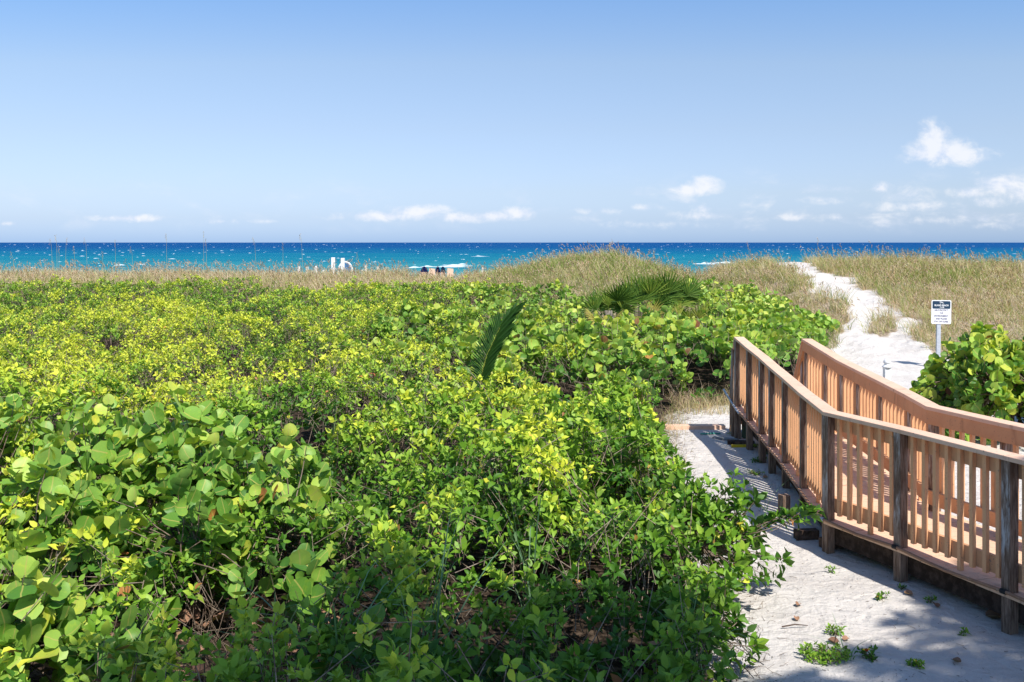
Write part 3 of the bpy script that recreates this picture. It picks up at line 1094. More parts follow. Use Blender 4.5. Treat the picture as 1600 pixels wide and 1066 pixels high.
def shrub(name, cx, cy, rx, ry, h, nsprig, nleaf, L, aspect, tint, mat, label, cat, round_leaf=False, low=.12, tj=.08, jitter=.28, gap=.55, extra=None, flat=.5, base_r=.012):
    root = empty(name, (cx, cy, float(terrain(cx, cy))), label, cat)
    z0 = float(terrain(cx, cy))
    # sprig tips spread over an uneven dome and some inside it
    u = rng.uniform(0, 1, nsprig)
    az = rng.uniform(0, 6.283, nsprig)
    cosp = u ** .6
    sinp = np.sqrt(1 - cosp ** 2)
    lump = 1 + .13 * np.sin(az * 3 + cx) + .10 * np.sin(az * 5 + cosp * 6 + cy) + .08 * np.sin(cosp * 9 + az * 2)
    rad = lump * (1 - rng.exponential(.13, nsprig).clip(0, .75))
    sx = sinp * np.cos(az) * rad
    sy = sinp * np.sin(az) * rad
    sz = low + (1 - low) * cosp * rad
    P = np.stack([cx + sx * rx, cy + sy * ry, z0 + sz * h], 1)
    A = unit(np.stack([sx / rx * .8, sy / ry * .8, flat + cosp / h], 1) + rng.normal(0, .22, (nsprig, 3)))
    if extra is not None:
        P = np.concatenate([P, extra[0]])
        A = np.concatenate([A, unit(extra[1])])
    n = len(P)
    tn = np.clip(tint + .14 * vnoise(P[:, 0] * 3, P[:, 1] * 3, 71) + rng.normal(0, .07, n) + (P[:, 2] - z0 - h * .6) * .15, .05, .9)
    Ls = L * rng.uniform(.75, 1.22, n)
    ps = sprig_leaves(P, A, nleaf, Ls, Ls * aspect, tn, T_ROUND if round_leaf else T_NEAR, gap=gap, jitter=jitter, tj=tj)
    V, fs, At = join(ps)
    link_mesh('foliage', np_mesh('foliage', V, fs, mat, At), root)
    # stems: several from the base, forking to the sprigs
    nm = max(5, nsprig // 45)
    ma = rng.uniform(0, 6.283, nm)
    mr = rng.uniform(.25, .6, nm)
    B = np.stack([cx + rng.normal(0, .07, nm) * rx, cy + rng.normal(0, .07, nm) * ry, np.full(nm, z0 - .03)], 1)
    Q = np.stack([cx + np.cos(ma) * mr * rx, cy + np.sin(ma) * mr * ry, z0 + h * rng.uniform(.3, .6, nm)], 1)
    st = curve_sticks(B, Q, base_r, base_r * .6, 4, .05)
    d = np.linalg.norm(P[:, None, :] - Q[None, :, :], axis=2)
    near = d.argmin(1)
    end = P - A * .01
    st += curve_sticks(Q[near], end, base_r * .42, base_r * .2, 4, .05)
    V, fs, _ = join(st)
    link_mesh('stem', np_mesh('stem', V, fs, M['twig']), root)
    return root


GR = M['grape']
for (a_, lab) in [
    ((-3.30, 9.1, 1.15, 1.00, 1.52, 210, 5, .128, 1.03, 0.54), 'largest sea grape shrub with big round leaves, rising highest in the left foreground'),
    ((-2.20, 8.7, .80, .95, 1.38, 100, 5, .126, 1.03, 0.58), 'sea grape shrub with bright yellow leaves at the right end of the foreground clump'),
    ((-4.80, 9.6, 1.05, 1.0, 1.42, 125, 5, .128, 1.03, 0.58), 'sea grape shrub cut by the left picture edge, upper one of two'),
    ((-3.75, 7.7, .90, .80, 1.22, 105, 5, .140, 1.03, .60), 'sea grape shrub with orange and red leaves low in front of the largest one'),
    ((-2.75, 7.7, .80, .60, 1.15, 48, 5, .135, 1.03, .54), 'open sea grape shrub with bare stems above the brown hollow'),
    ((-3.15, 6.2, .62, .55, .90, 90, 5, .138, 1.03, .57), 'sea grape shrub in the lower left corner of the picture'),
    ((-2.25, 6.0, .30, .35, .70, 16, 5, .145, 1.03, .46), 'sparse sea grape sprigs with flat round leaves right of the lower left corner'),
    ((-1.55, 7.3, .30, .30, .80, 10, 5, .140, 1.03, .36), 'few dark round sea grape leaves hanging over the dry twigs'),
    ((-1.05, 5.95, .30, .30, .75, 8, 5, .145, 1.03, .45), 'tiny sea grape sprout with a few flat round leaves at the bottom edge')]:
    shrub('sea_grape_shrub', *a_, M['grape'], lab, 'sea grape', True, .22, .15, .55, .95, flat=.8, base_r=.018)

TH = M['thicket']
shrub('leafy_shrub', .80, 10.6, 1.05, 1.2, 1.30, 560, 8, .094, .62, .43, TH, 'bright yellow-green domed shrub in the middle, left of the bare sand', 'shrub')
shrub('leafy_shrub', .25, 9.1, .85, .8, 1.12, 300, 8, .09, .62, .42, TH, 'yellow-green shrub with hanging leaf sprays in front of the domed shrub', 'shrub')
ep = []
ea = []
for q in np.linspace(0, 1, 15):     # the long shoot that leans out over the sand
    ep.append((1.95 + .62 * q, 8.45 - .08 * q, .60 + .30 * q - .10 * q * q * q))
    ea.append((.6, -.2 + .4 * math.sin(q * 9), .9))
shrub('path_side_shrub', 1.62, 8.5, .62, .65, .95, 190, 8, .095, .64, .36, TH, 'dark green shrub beside the walkway with one shoot reaching out over the sand', 'shrub', extra=(np.array(ep), np.array(ea)))
shrub('path_side_shrub', 1.30, 7.0, .40, .4, .62, 80, 8, .085, .62, .40, TH, 'small low shrub at the bottom edge beside the yellow-flowered creeper', 'shrub')
shrub('path_side_shrub', 1.28, 13.0, .60, .85, .90, 210, 8, .10, .6, .62, TH, 'yellow-green shrub at the sand edge opposite the walkway corner', 'shrub')
shrub('path_side_shrub', 1.75, 16.0, .50, .75, .80, 170, 8, .10, .6, .60, TH, 'rounded shrub where the sand strip ends behind the thicket, left of the stairs', 'shrub')
shrub('sea_grape_bush', 7.95, 15.7, 1.75, 1.3, 1.60, 680, 6, .135, 1.03, .70, GR, 'big sea grape bush with yellow and reddish leaves behind the right railing', 'sea grape', True, .04, .22, .55, .85, base_r=.03)
shrub('sea_grape_bush', 9.6, 15.4, 1.45, 1.4, 2.1, 480, 6, .145, 1.03, .70, GR, 'tallest sea grape bush at the right picture edge above the railing', 'sea grape', True, .12, .22, .55, .85, base_r=.03)
shrub('sea_grape_bush', 6.9, 12.6, .0 + .45, .5, .5, 1, 4, .12, 1, .5, GR, 'seedling of sea grape on the sand behind the right railing', 'sea grape', True)


# ------------------------------------------------------------------ palms
def strip_blade(mb_, p0, d, n, L, W, droop=.25, seg=3, fold=.25):
    """one folded leaflet"""
    d = Vector(d).normalized()
    n = Vector(n)
    n = (n - d * n.dot(d)).normalized()
    s = d.cross(n)
    p0 = Vector(p0)
    rows = []
    for i in range(seg + 1):
        q = i / seg
        wd = W * (.35 + 1.6 * q - 1.85 * q * q) if q < 1 else 0
        wd = max(wd, 0)
        c = p0 + d * L * q + Vector((0, 0, -droop * L * q * q))
        rows.append((c - s * wd * .5 + n * wd * fold, c, c + s * wd * .5 + n * wd * fold))
    vs, fs = [], []
    for i, (a, b, c) in enumerate(rows):
        vs += [a, b, c]
        if i:
            k = i * 3
            fs += [(k - 3, k - 2, k + 1, k), (k - 2, k - 1, k + 2, k + 1)]
    mb_.add(vs, fs)


def tint_build(mb_, name, mat, parent, lo, hi, tip=None):
    a = np.zeros((len(mb_.v), 3))
    a[:, 2] = np.random.default_rng(len(mb_.v)).uniform(lo, hi, len(mb_.v))
    me = bpy.data.meshes.new(name)
    me.from_pydata(mb_.v, [], mb_.f)
    me.materials.append(mat)
    at = me.attributes.new('leaf', 'FLOAT_VECTOR', 'POINT')
    at.data.foreach_set('vector', a.astype(np.float32).ravel())
    me.update()
    return link_mesh(name, me, parent)


def frond(root, base, tip_dir, side, L, nleaf, leafL, W, lo=.2, hi=.55, arch=.6, name='frond', ang=38, droop=.25, joined=False):
    """pinnate palm frond: rachis curving from base along tip_dir; leaflets on both sides"""
    base = Vector(base)
    td = Vector(tip_dir).normalized()
    side = Vector(side).normalized()
    pts = []
    for i in range(13):
        q = i / 12
        pts.append(base + td * L * q + Vector((0, 0, -arch * L * q * q * .5)))
    r = MB().tube(pts, [max(.003, .014 * L / 2 * (1 - .8 * i / 12)) for i in range(13)], 5)
    rb = tint_build(r, 'rachis', M['palm'], root, .82, .9)
    m_ = MB()
    for k in range(nleaf):
        q = .18 + .82 * k / (nleaf - 1)
        i = min(int(q * 12), 11)
        fq = q * 12 - i
        p = pts[i].lerp(pts[min(i + 1, 12)], fq)
        tg = (pts[min(i + 1, 12)] - pts[i]).normalized()
        nn = side.cross(tg).normalized()
        sc = math.sin(math.pi * (.12 + .80 * q)) ** .7
        a = math.radians(ang * (1.35 - .75 * q))
        for sg in (-1, 1):
            d = tg * math.cos(a) + side * sg * math.sin(a) + nn * random.uniform(-.12, .18)
            strip_blade(m_, p, d, nn, leafL * sc * random.uniform(.9, 1.08), W, droop * random.uniform(.6, 1.3), 3)
    return tint_build(m_, name, M['palm'], root, lo, hi)


# coconut seedling standing out of the thicket
bx_, by_ = -.42, 13.3
zg = float(terrain(bx_, by_))
cs = empty('coconut_seedling', (bx_, by_, zg), 'young coconut palm with one tall dark frond standing out of the thicket', 'palm seedling')
stem = MB().tube([(bx_, by_, zg - .05), (bx_ + .01, by_, zg + .5), (bx_, by_ + .01, zg + 1.05)], [.035, .028, .018], 8)
tint_build(stem, 'stem', M['palm'], cs, .78, .9)


def erect_frond(root, base, pts2, Lf, n, lo, hi, name='frond'):
    """nearly upright frond whose rachis follows given offsets; leaflets swept towards the tip"""
    base = Vector(base)
    pts = [base + Vector(p) for p in pts2]
    r = MB().tube(pts, [.014 - .011 * i / (len(pts) - 1) for i in range(len(pts))], 5)
    tint_build(r, 'rachis', M['palm'], root, .80, .88)
    m_ = MB()
    for k in range(n):
        q = .10 + .90 * k / (n - 1)
        f_ = q * (len(pts) - 1)
        i = min(int(f_), len(pts) - 2)
        p = pts[i].lerp(pts[i + 1], f_ - i)
        tg = (pts[i + 1] - pts[i]).normalized()
        for sg in (-1, 1):
            a = math.radians(62 - 42 * q) if sg < 0 else math.radians(34 - 22 * q)
            sd = Vector((1, -.25, 0)) * sg
            d = tg * math.cos(a) + sd * math.sin(a) + Vector((0, random.uniform(-.15, .15), 0))
            sc = (.55 + .75 * math.sin(math.pi * q * .85)) * (1.0 if sg > 0 else .62)
            if q > .85: sc *= .75
            strip_blade(m_, p, d, (.2 * sg, -1, .1), Lf * sc, .06 if sg > 0 else .035, .12, 3, .15)
    return tint_build(m_, name, M['palm'], root, lo, hi)


bz = zg + 1.02
erect_frond(cs, (bx_, by_, bz), [(0, 0, 0), (.0, 0, .18), (.03, 0, .36), (.09, .0, .56), (.17, .01, .72), (.27, .02, .94), (.44, .02, 1.14)], .38, 38, .12, .5)
erect_frond(cs, (bx_, by_, bz - .1), [(0, 0, 0), (-.10, -.04, .10), (-.24, -.08, .16), (-.40, -.1, .17)], .30, 14, .3, .8)
erect_frond(cs, (bx_, by_, bz - .1), [(0, 0, 0), (.06, -.05, .10), (.14, -.10, .20), (.26, -.16, .26)], .26, 12, .25, .6)


def fan_leaf(root, base, d, n, petiole, R, nb, spread, lo, hi, droop=.1, name='fan_leaf'):
    base = Vector(base)
    d = Vector(d).normalized()
    n = Vector(n)
    n = (n - d * n.dot(d)).normalized()
    s = d.cross(n)
    hub = base + d * petiole
    m_ = MB().tube([base, base + d * petiole * .5, hub], [.012, .009, .008], 5)
    for k in range(nb):
        a = math.radians(spread) * (k / (nb - 1) - .5) * 2
        dd = d * math.cos(a) + s * math.sin(a)
        L = R * (1 - .22 * abs(a) / math.radians(spread)) * random.uniform(.9, 1.05)
        strip_blade(m_, hub, dd, n + s * .4 * (1 if k % 2 else -1), L, R * .085, droop * random.uniform(.3, 1.6), 4, .2)
    return tint_build(m_, name, M['palm'], root, lo, hi)


PAL = [(2.72, 28.0, 7, 1.0, 'dark-bladed saw palmetto, leftmost of the palmetto row on the dune foot'),
       (3.55, 28.1, 9, 1.15, 'tall dense saw palmetto in the middle of the palmetto row'),
       (4.40, 28.2, 9, 1.15, 'saw palmetto with wide upright fans, right of the tallest one'),
       (5.02, 27.6, 6, .75, 'low yellowish saw palmetto at the right end of the palmetto row')]
for pi_, (x0, y0, nf, sc, lab) in enumerate(PAL):
    z0 = float(terrain(x0, y0))
    r = empty('saw_palmetto', (x0, y0, z0), lab, 'palmetto')
    hb = z0 + (1.05 if pi_ < 3 else .80)
    for k in range(nf + 3):
        dry = k >= nf
        q = (k % nf) / max(nf - 1, 1) - .5
        d = Vector((q * 1.5 + random.uniform(-.15, .15), random.uniform(-.55, .15), random.uniform(.75, 1.25) - abs(q) * .5))
        if dry: d = Vector((random.uniform(-1, 1), -.9, .05))
        nrm = Vector((random.uniform(-.35, .35), -1, random.uniform(.0, .5)))
        lo, hi = (.90, 1.0) if dry else ((.42, .70) if k % 3 else (.62, .86))
        if pi_ == 3: lo, hi = .70, .94
        fan_leaf(r, (x0 + q * .45, y0 + random.uniform(-.15, .15), hb - .38), d, nrm, random.uniform(.30, .62) * sc, random.uniform(.50, .72) * sc, 17, random.uniform(50, 78), lo, hi, .05)
    MBt = MB()
    for k in range(4):
        MBt.tube([(x0 + random.uniform(-.25, .25), y0 + random.uniform(-.15, .15), z0 - .05), (x0 + random.uniform(-.1, .1), y0, hb - .15)], [.06, .045], 7)
    MBt.build('trunk', M['trunk'], r)

# palms just outside the picture on the right whose shade falls on the foreground; the third is added to extend it
for (tx, ty, hgt, nfr, seed_) in [(2.3, .1, 7.6, 28, 0), (7.6, .75, 8.3, 28, 1), (3.9, -.5, 8.4, 30, 2)]:
    pr = empty('coconut_palm', (tx + .6, ty - 1.2, float(terrain(tx, ty))), ['tall coconut palm beside the lookout whose crown shades the foreground shrubs',
               'tall coconut palm right of the walkway whose crown shades the sand', 'tallest coconut palm, added out of view between the other two to extend the shade'][seed_], 'palm tree')
    bx0, by0 = tx + .9, ty - 1.2
    pr.location = (bx0, by0, 0)
    MB().tube([(bx0, by0, -.1), (bx0 - .1, by0 + .1, 2.5), (bx0 * .6 + tx * .4, by0 * .6 + ty * .4, 5), (tx, ty, hgt)], [.22, .15, .13, .10], 12).build('trunk', M['trunk'], pr, True)
    for k in range(nfr):
        az = k * 2.39996 + seed_
        el = .9 - 1.5 * k / nfr
        d = Vector((math.cos(az) * math.cos(el), math.sin(az) * math.cos(el), math.sin(el)))
        side = Vector((-math.sin(az), math.cos(az), 0))
        frond(pr, (tx, ty, hgt), d, side, 2.35, 38, .8, .085, arch=.55, droop=.45, ang=62)


# ------------------------------------------------------------------ broad grass clumps and small plants on the sand
def grass_clump(name, x, y, n, H, W, spread, lo, hi, label, cat, mat='blade', z=None, group=None):
    z0 = float(terrain(x, y)) if z is None else z
    P = np.stack([x + rng.normal(0, spread * .12, n), y + rng.normal(0, spread * .12, n), np.full(n, z0 - .01)], 1)
    lean = rng.normal(0, spread, (n, 2))
    V, fs, A = blades(P, H * rng.uniform(.6, 1.15, n), np.full(n, W), lean, rng.uniform(.5, 1.8, n), rng.uniform(lo, hi, n), 6)
    me = np_mesh(name, V, fs, M[mat], A)
    o = link_mesh(name, me)
    return tag(o, label, cat, group)


grass_clump('reed_grass', -1.05, 6.0, 30, 1.35, .022, .42, 0, .6, 'blue-green broad grass clump at the bottom edge next to a round leaf sprout', 'grass clump')
grass_clump('reed_grass', -.55, 6.3, 26, 1.45, .021, .36, 0, .6, 'tallest blue-green broad grass clump in the shaded bottom middle', 'grass clump')
grass_clump('reed_grass', .15, 7.2, 16, 1.55, .019, .30, 0, .6, 'broad grass with arching tips below the yellow-green shrubs', 'grass clump')
grass_clump('reed_grass', 1.2, 6.6, 18, .9, .019, .32, 0, .6, 'short broad grass clump at the bottom edge near the sand', 'grass clump')
grass_clump('reed_grass', -1.55, 6.4, 16, 1.05, .019, .32, .5, 1, 'pale drying broad grass clump in the twiggy hollow', 'grass clump')
grass_clump('reed_grass', -.85, 10.4, 10, 1.7, .018, .2, .4, .9, 'thin pale grass blades standing in the shrubs above the hollow', 'grass clump')
grass_clump('reed_grass', -2.35, 13.0, 7, 1.75, .018, .12, .5, .95, 'single upright pale grass sprig behind the sea grape clump', 'grass clump')
grass_clump('sand_grass', 2.25, 9.9, 15, .62, .008, .30, .2, .6, 'thin arching green grass blades left of the cut stump post', 'grass')
grass_clump('sand_grass', 2.9, 11.3, 9, .5, .007, .38, .2, .6, 'thin grass blades in the shade under the walkway edge', 'grass')
grass_clump('sand_grass', 2.45, 7.3, 9, .16, .011, .28, .2, .6, 'flat-lying long green grass blades behind the yellow-flowered creeper', 'grass')


def weed(name, x, y, r, n, L, tint, label, cat, h=.07, group=None, mat='thicket'):
    z0 = terrain(np.array([x]), np.array([y]))[0]
    a = rng.uniform(0, 6.28, n)
    q = np.sqrt(rng.uniform(0, 1, n)) * r
    X, Y = x + np.cos(a) * q * 1.25, y + np.sin(a) * q
    P = np.stack([X, Y, z0 + h * rng.uniform(.3, 1, n)], 1)
    A = unit(np.stack([np.cos(a) * .4, np.sin(a) * .4, np.ones(n)], 1) + rng.normal(0, .25, (n, 3)))
    Ls = np.full(n, L) * rng.uniform(.7, 1.2, n)
    ps = sprig_leaves(P, A, 6, Ls, Ls * .55, np.clip(tint + rng.normal(0, .08, n), 0, .9), T_NEAR)
    root = empty(name, (x, y, float(z0)), label, cat, group)
    V, fs, At = join(ps)
    link_mesh('foliage', np_mesh('foliage', V, fs, M[mat], At), root)
    B = np.stack([x + rng.normal(0, r * .3, n), y + rng.normal(0, r * .3, n), np.full(n, z0 + .003)], 1)
    V, fs, _ = join([sticks(B, P, np.full(n, .003), np.full(n, .002))])
    link_mesh('stem', np_mesh('stem', V, fs, M['twig']), root)
    return root


p = ground_hit(1290, 1030)
wd = weed('creeping_sunflower', p[0], p[1], .155, 70, .036, .50, 'low green creeper on the sand carrying one yellow flower', 'creeper', .07)
pf = ground_hit(1354, 1032)
fz = float(terrain(*pf)) + .075
fl = MB()
for k in range(9):
    a = k * 2 * math.pi / 9
    c, s = math.cos(a), math.sin(a)
    d = Vector((c, s * .7, -s * .5 + .15)).normalized()
    strip_blade(fl, (pf[0], pf[1], fz), d, (0, -.5, 1), .030, .024, 0, 3, .05)
fo = fl.build('flower', M['petal'], wd)
MB().lathe((pf[0], pf[1] - .002, fz), [(.011, -.006), (.013, .002), (.008, .009), (.002, .011)], 10).build('flower_centre', M['flower_eye'], fo)
weed('creeping_sunflower', pf[0] + .04, pf[1] + .02, .07, 14, .034, .28, 'small dark green creeper tuft just right of the yellow flower', 'creeper', .06)
p = ground_hit(1303, 993)
weed('sand_weed', p[0], p[1], .055, 12, .036, .55, 'small light green weed just above the flowering creeper', 'weed', .06)
for (ix, iy, r_, n_, lab) in [(1435, 1040, .06, 12, 'small green grass-like weed in the palm shade at the bottom'),
                              (1377, 938, .05, 7, 'weed with reddish dry stems in the middle of the sunny sand'),
                              (1298, 896, .028, 4, 'tiny weed sprout on the sunny sand below the timber blocks'),
                              (1408, 921, .03, 5, 'tiny weed at the shadow edge under the near walkway post'),
                              (1454, 943, .03, 5, 'tiny weed in the walkway shadow right of the near post'),
                              (1445, 905, .05, 8, 'weed patch deep in the shadow beneath the deck'),
                              (1502, 993, .03, 5, 'tiny weed on the shadow line near the right edge'),
                              (1185, 722, .09, 16, 'scattered green weed in the striped shadow left of the walkway'),
                              (1180, 700, .06, 9, 'small weed next to the yellow plastic piece'),
                              (1180, 742, .09, 14, 'low weed lying on the baluster shadows'),
                              (1224, 661 + 60, .08, 9, 'weed growing in front of the walkway piles'),
                              (1150, 680, .10, 12, 'reddish-green weed beside the teal hose end')]:
    p = ground_hit(ix, iy)
    weed('sand_weed', p[0], p[1], r_, n_, .034, random.uniform(.3, .55), lab, 'weed', .05)

# fallen leaves on the sand
for (ix, iy, s_, lab) in [(1249, 946, .055, 'small reddish fallen leaf lying alone on the sunny sand'),
                          (1426, 933, .06, 'dark curled fallen leaf at the edge of the walkway shadow'),
                          (1465, 953, .06, 'brown fallen leaf in the walkway shadow, right of the dark curled one'),
                          (1540, 966, .12, 'largest brown fallen leaf near the right-hand post foot'),
                          (1488, 1034, .06, 'pinkish fallen leaf in the palm shade near the bottom edge'),
                          (1310, 1010, .07, 'pink fallen leaf lying on the flowering creeper'),
                          (1318, 1003, .05, 'orange-brown fallen leaf just above the flowering creeper'),
                          (1245, 973, .05, 'small tan fallen leaf near the shrub edge on the sand'),
                          (1200, 748, .06, 'red-brown fallen leaf among the baluster shadows'),
                          (1143, 790, .05, 'fallen leaf near the shadow edge, lowest on the sand strip'),
                          (1214, 808, .05, 'dark fallen leaf in the walkway shadow near the stump')]:
    p = ground_hit(ix, iy)
    z = float(terrain(*p)) + .012
    az = random.uniform(0, 6)
    V, fs, A = leaves(np.array([[p[0], p[1], z]]), np.array([[math.cos(az), math.sin(az), .12]]), np.array([[.1, -.25, 1.]]), np.array([s_ * 1.2]), np.array([s_ * .9]),
                      np.array([random.uniform(.2, .9)]), T_ROUND, np.array([2.5]))
    tag(link_mesh('fallen_leaf', np_mesh('fallen_leaf', V, fs, M['dead_leaf'], A)), lab, 'fallen leaf')

# sea oats standing against the water on the left
OATL = ['nearest the left picture edge', 'leaning just left of the close-set group of stalks', 'reaching above the horizon in the close-set group', 'shortest of the close-set group on the left',
        'standing at the right of the close-set group on the left', 'short and bent beside the close-set group', 'touching the horizon alone, left of centre-left', 'short, in front of the green water',
        'touching the horizon above the left dune grass', 'short, between two horizon-high stalks', 'rising well above the horizon on the left', 'tallest on the left dune, far above the horizon',
        'just right of the tallest stalk', 'touching the horizon left of the white posts', 'ending at the horizon line near the white posts', 'rising above the leftmost short white post',
        'thin and low beside the short post right of the hoop', 'behind the sea grape bank at the dune notch', 'above the sand path crest']
for k, (ix, ytop) in enumerate([(20, 394), (80, 374), (88, 368), (92, 385), (103, 372), (116, 386), (134, 372), (160, 394), (180, 376), (206, 386), (260, 366), (318, 362), (322, 374), (398, 372), (442, 380), (471, 366), (560, 396), (1170, 379), (1278, 372)]):
    Z = random.uniform(41, 45)
    x0 = (ix - 800) * Z / F
    z0 = float(terrain(x0, Z))
    zt = EYE - (ytop - 379) * Z / F
    tx = random.uniform(-.25, .1)
    mbs = MB().tube([(x0 - tx * .3, Z, z0), (x0 - tx * .2, Z, (z0 + zt) / 2), (x0, Z, zt - .25), (x0 + tx * .4, Z, zt)], [.005, .0045, .004, .0025], 5)
    r = empty('sea_oat', (x0, Z, z0), 'tall thin sea oat stalk ' + OATL[k], 'sea oat', 'sea oat stalks on the dune crest')
    tint_build(mbs, 'stalk', M['dune'], r, .35, .6)
    hb_ = []
    n_ = 16
    P = np.stack([x0 + tx * .3 + rng.normal(0, .02, n_), Z + rng.normal(0, .02, n_), zt - .30 + np.linspace(0, .3, n_)], 1)
    V, fs, A = leaves(P, np.stack([rng.normal(-.3, .5, n_), rng.normal(0, .5, n_), np.ones(n_)], 1), rng.normal(0, 1, (n_, 3)), np.full(n_, .05), np.full(n_, .014), rng.uniform(.6, .9, n_), T_FAR)
    link_mesh('seed_head', np_mesh('seed_head', V, fs, M['dune'], A), r)

# ------------------------------------------------------------------ the boardwalk ramp
NL = [(3.49, 15.40, 1.59), (3.485, 14.60, 1.515), (3.48, 13.85, 1.46), (3.45, 13.20, 1.415), (3.41, 12.40, 1.375), (3.285, 11.20, 1.36), (3.12, 9.82, 1.385),
      (3.49, 8.94, 1.385), (3.90, 7.80, 1.385), (4.31, 6.66, 1.385), (4.72, 5.50, 1.385), (5.12, 4.35, 1.385)]
RL = [(4.52, 15.20, 1.58), (4.535, 14.30, 1.50), (4.53, 13.60, 1.445), (4.515, 12.90, 1.42), (4.475, 12.00, 1.40), (4.405, 10.95, 1.385), (4.31, 10.15, 1.385),
      (4.60, 9.25, 1.385), (4.98, 8.15, 1.385), (5.36, 7.05, 1.385), (5.75, 5.95, 1.385), (6.14, 4.80, 1.385)]
RAILH = 1.07
bw = empty('boardwalk', (3.9, 11.0, 0), 'tan painted wooden boardwalk ramp with railings bending over the sand', 'boardwalk')


def sides(nodes, inward):
    """mitred inward vectors at each node"""
    out = []
    m_ = len(nodes)
    for i in range(m_):
        a = Vector(nodes[max(i - 1, 0)][:2])
        b = Vector(nodes[i][:2])
        c = Vector(nodes[min(i + 1, m_ - 1)][:2])
        t1 = (b - a).normalized() if i else (c - b).normalized()
        t2 = (c - b).normalized() if i < m_ - 1 else t1
        n1 = Vector((-t1.y, t1.x)) * inward
        n2 = Vector((-t2.y, t2.x)) * inward
        n = (n1 + n2)
        n = n / max(n.length_squared / 2, .5)
        out.append(Vector((n.x, n.y, 0)))
    return out


BAL_LEFT = [96]
rest = MB()
rest_n = [0]


def railing(nodes, inward, stair_end, label):
    sd = sides(nodes, inward)
    r = bpy.data.objects.new('railing', None)
    COL.objects.link(r)
    r.parent = bw
    r.location = Vector((nodes[6][0], nodes[6][1], .3)) - Vector(bw.location)
    r['label'] = label

    def L(o):     # world placed mesh under the railing
        return o
    P = [Vector(p) for p in nodes]
    # boards in lengths that break at the posts, like real stock
    breaks = [0, 3, 6, 8, 10, len(nodes) - 1]
    for a, b in zip(breaks[:-1], breaks[1:]):
        path = []
        for i in range(a, b + 1):
            p, s = P[i].copy(), sd[i]
            path.append((p, s))
        # leave a hair between two lengths
        t0 = (path[1][0] - path[0][0]).normalized() * .0015
        t1 = (path[-2][0] - path[-1][0]).normalized() * .0015
        path[0] = (path[0][0] + t0, path[0][1])
        path[-1] = (path[-1][0] + t1, path[-1][1])
        MB().sweep(path, [(-.057, -.038), (.098, -.038), (.098, -.004), (.094, 0), (-.053, 0), (-.057, -.004)]).build('cap_rail', M['cap'], r)
        MB().sweep(path, [(.047, -.182), (.084, -.182), (.084, -.0395), (.047, -.0395)]).build('top_board', M['rail'], r)
        MB().sweep(path, [(.047, -RAILH + .075), (.084, -RAILH + .075), (.084, -RAILH + .215), (.047, -RAILH + .215)]).build('bottom_board', M['rail'], r)
    # stair rail going down beyond the far end
    e = [Vector(q) for q in stair_end]
    s0 = sd[0]
    pth = [(P[0] + Vector((0, .001, .0)), s0), (e[0], s0)]
    MB().sweep(pth, [(-.057, -.038), (.098, -.038), (.098, 0), (-.057, 0)]).build('cap_rail', M['cap'], r)
    MB().sweep(pth, [(.047, -.182), (.084, -.182), (.084, -.0395), (.047, -.0395)]).build('top_board', M['rail'], r)
    for q in (.2, .4, .6, .8):
        p = P[0].lerp(e[0], q) + s0 * .026
        rest.box((p.x, p.y, p.z - .06 - .40), (.036, .036, .80))
    # posts
    allp = [(P[i], sd[i], i) for i in range(len(P))] + [(e[0], s0, -1), (P[0] + Vector((.0, .22, -.16)), s0, -1)]
    for p, s, i in allp:
        if i >= 0:
            a = P[max(i - 1, 0)]
            b = P[min(i + 1, len(P) - 1)]
            t_ = Vector((b.x - a.x, b.y - a.y, 0)).normalized()
            if i == 6: t_ = Vector((P[7].x - P[6].x, P[7].y - P[6].y, 0)).normalized()
        else:
            t_ = Vector((0, -1, 0))
        n_ = Vector((-t_.y, t_.x, 0))
        zb = -.25
        zt = p.z - .0395
        sz = .088
        MB().box((p.x, p.y, (zt + zb) / 2), (sz, sz, zt - zb), (t_, n_, Vector((0, 0, 1)))).build('post', M['post'], r, bevel=.004)
    # balusters
    for i in range(len(P) - 1):
        a, b = P[i], P[i + 1]
        ln = (b - a).length
        t_ = Vector((b.x - a.x, b.y - a.y, 0)).normalized()
        n_ = Vector((-t_.y, t_.x, 0)) * inward
        nb = max(2, round((ln - .09) / .138))
        for k in range(nb):
            q = (.045 + (ln - .09) * (k + .62) / (nb + .24)) / ln
            p = a.lerp(b, q)
            nn = n_
            c = p + nn * .0265
            top = p.z - .0395
            bot = p.z - RAILH + .065
            if k == nb // 2 and i in (0, 1, 2, 3, 4, 5, 6, 7, 8): bot = p.z - RAILH - .0
            x_, y_, h_ = .037, .037, top - bot
            tw = random.uniform(-.05, .05)
            tt = (t_ * math.cos(tw) + n_ * math.sin(tw))
            nx2 = Vector((-tt.y, tt.x, 0))
            lean_ = random.uniform(-.004, .004)
            c = c + tt * lean_
            vis = c.y > 6.0
            if BAL_LEFT[0] > 0 and vis and (i <= 9):
                BAL_LEFT[0] -= 1
                MB().box((c.x, c.y, (top + bot) / 2), (x_, y_, h_), (tt, nx2, Vector((0, 0, 1)))).build('baluster', M['baluster'], r)
            else:
                rest.box((c.x, c.y, (top + bot) / 2), (x_, y_, h_), (tt, nx2, Vector((0, 0, 1))))
    return r


r1 = railing(NL[::1], 1, [(3.56, 16.05, .93)], 'left railing of the ramp, seen from outside')
r2 = railing(RL[::1], -1, [(4.57, 15.85, .90)], 'right railing of the ramp, seen from the walkway side')
ro = rest.build('baluster', M['baluster'], r2)
ro['kind'] = 'stuff'

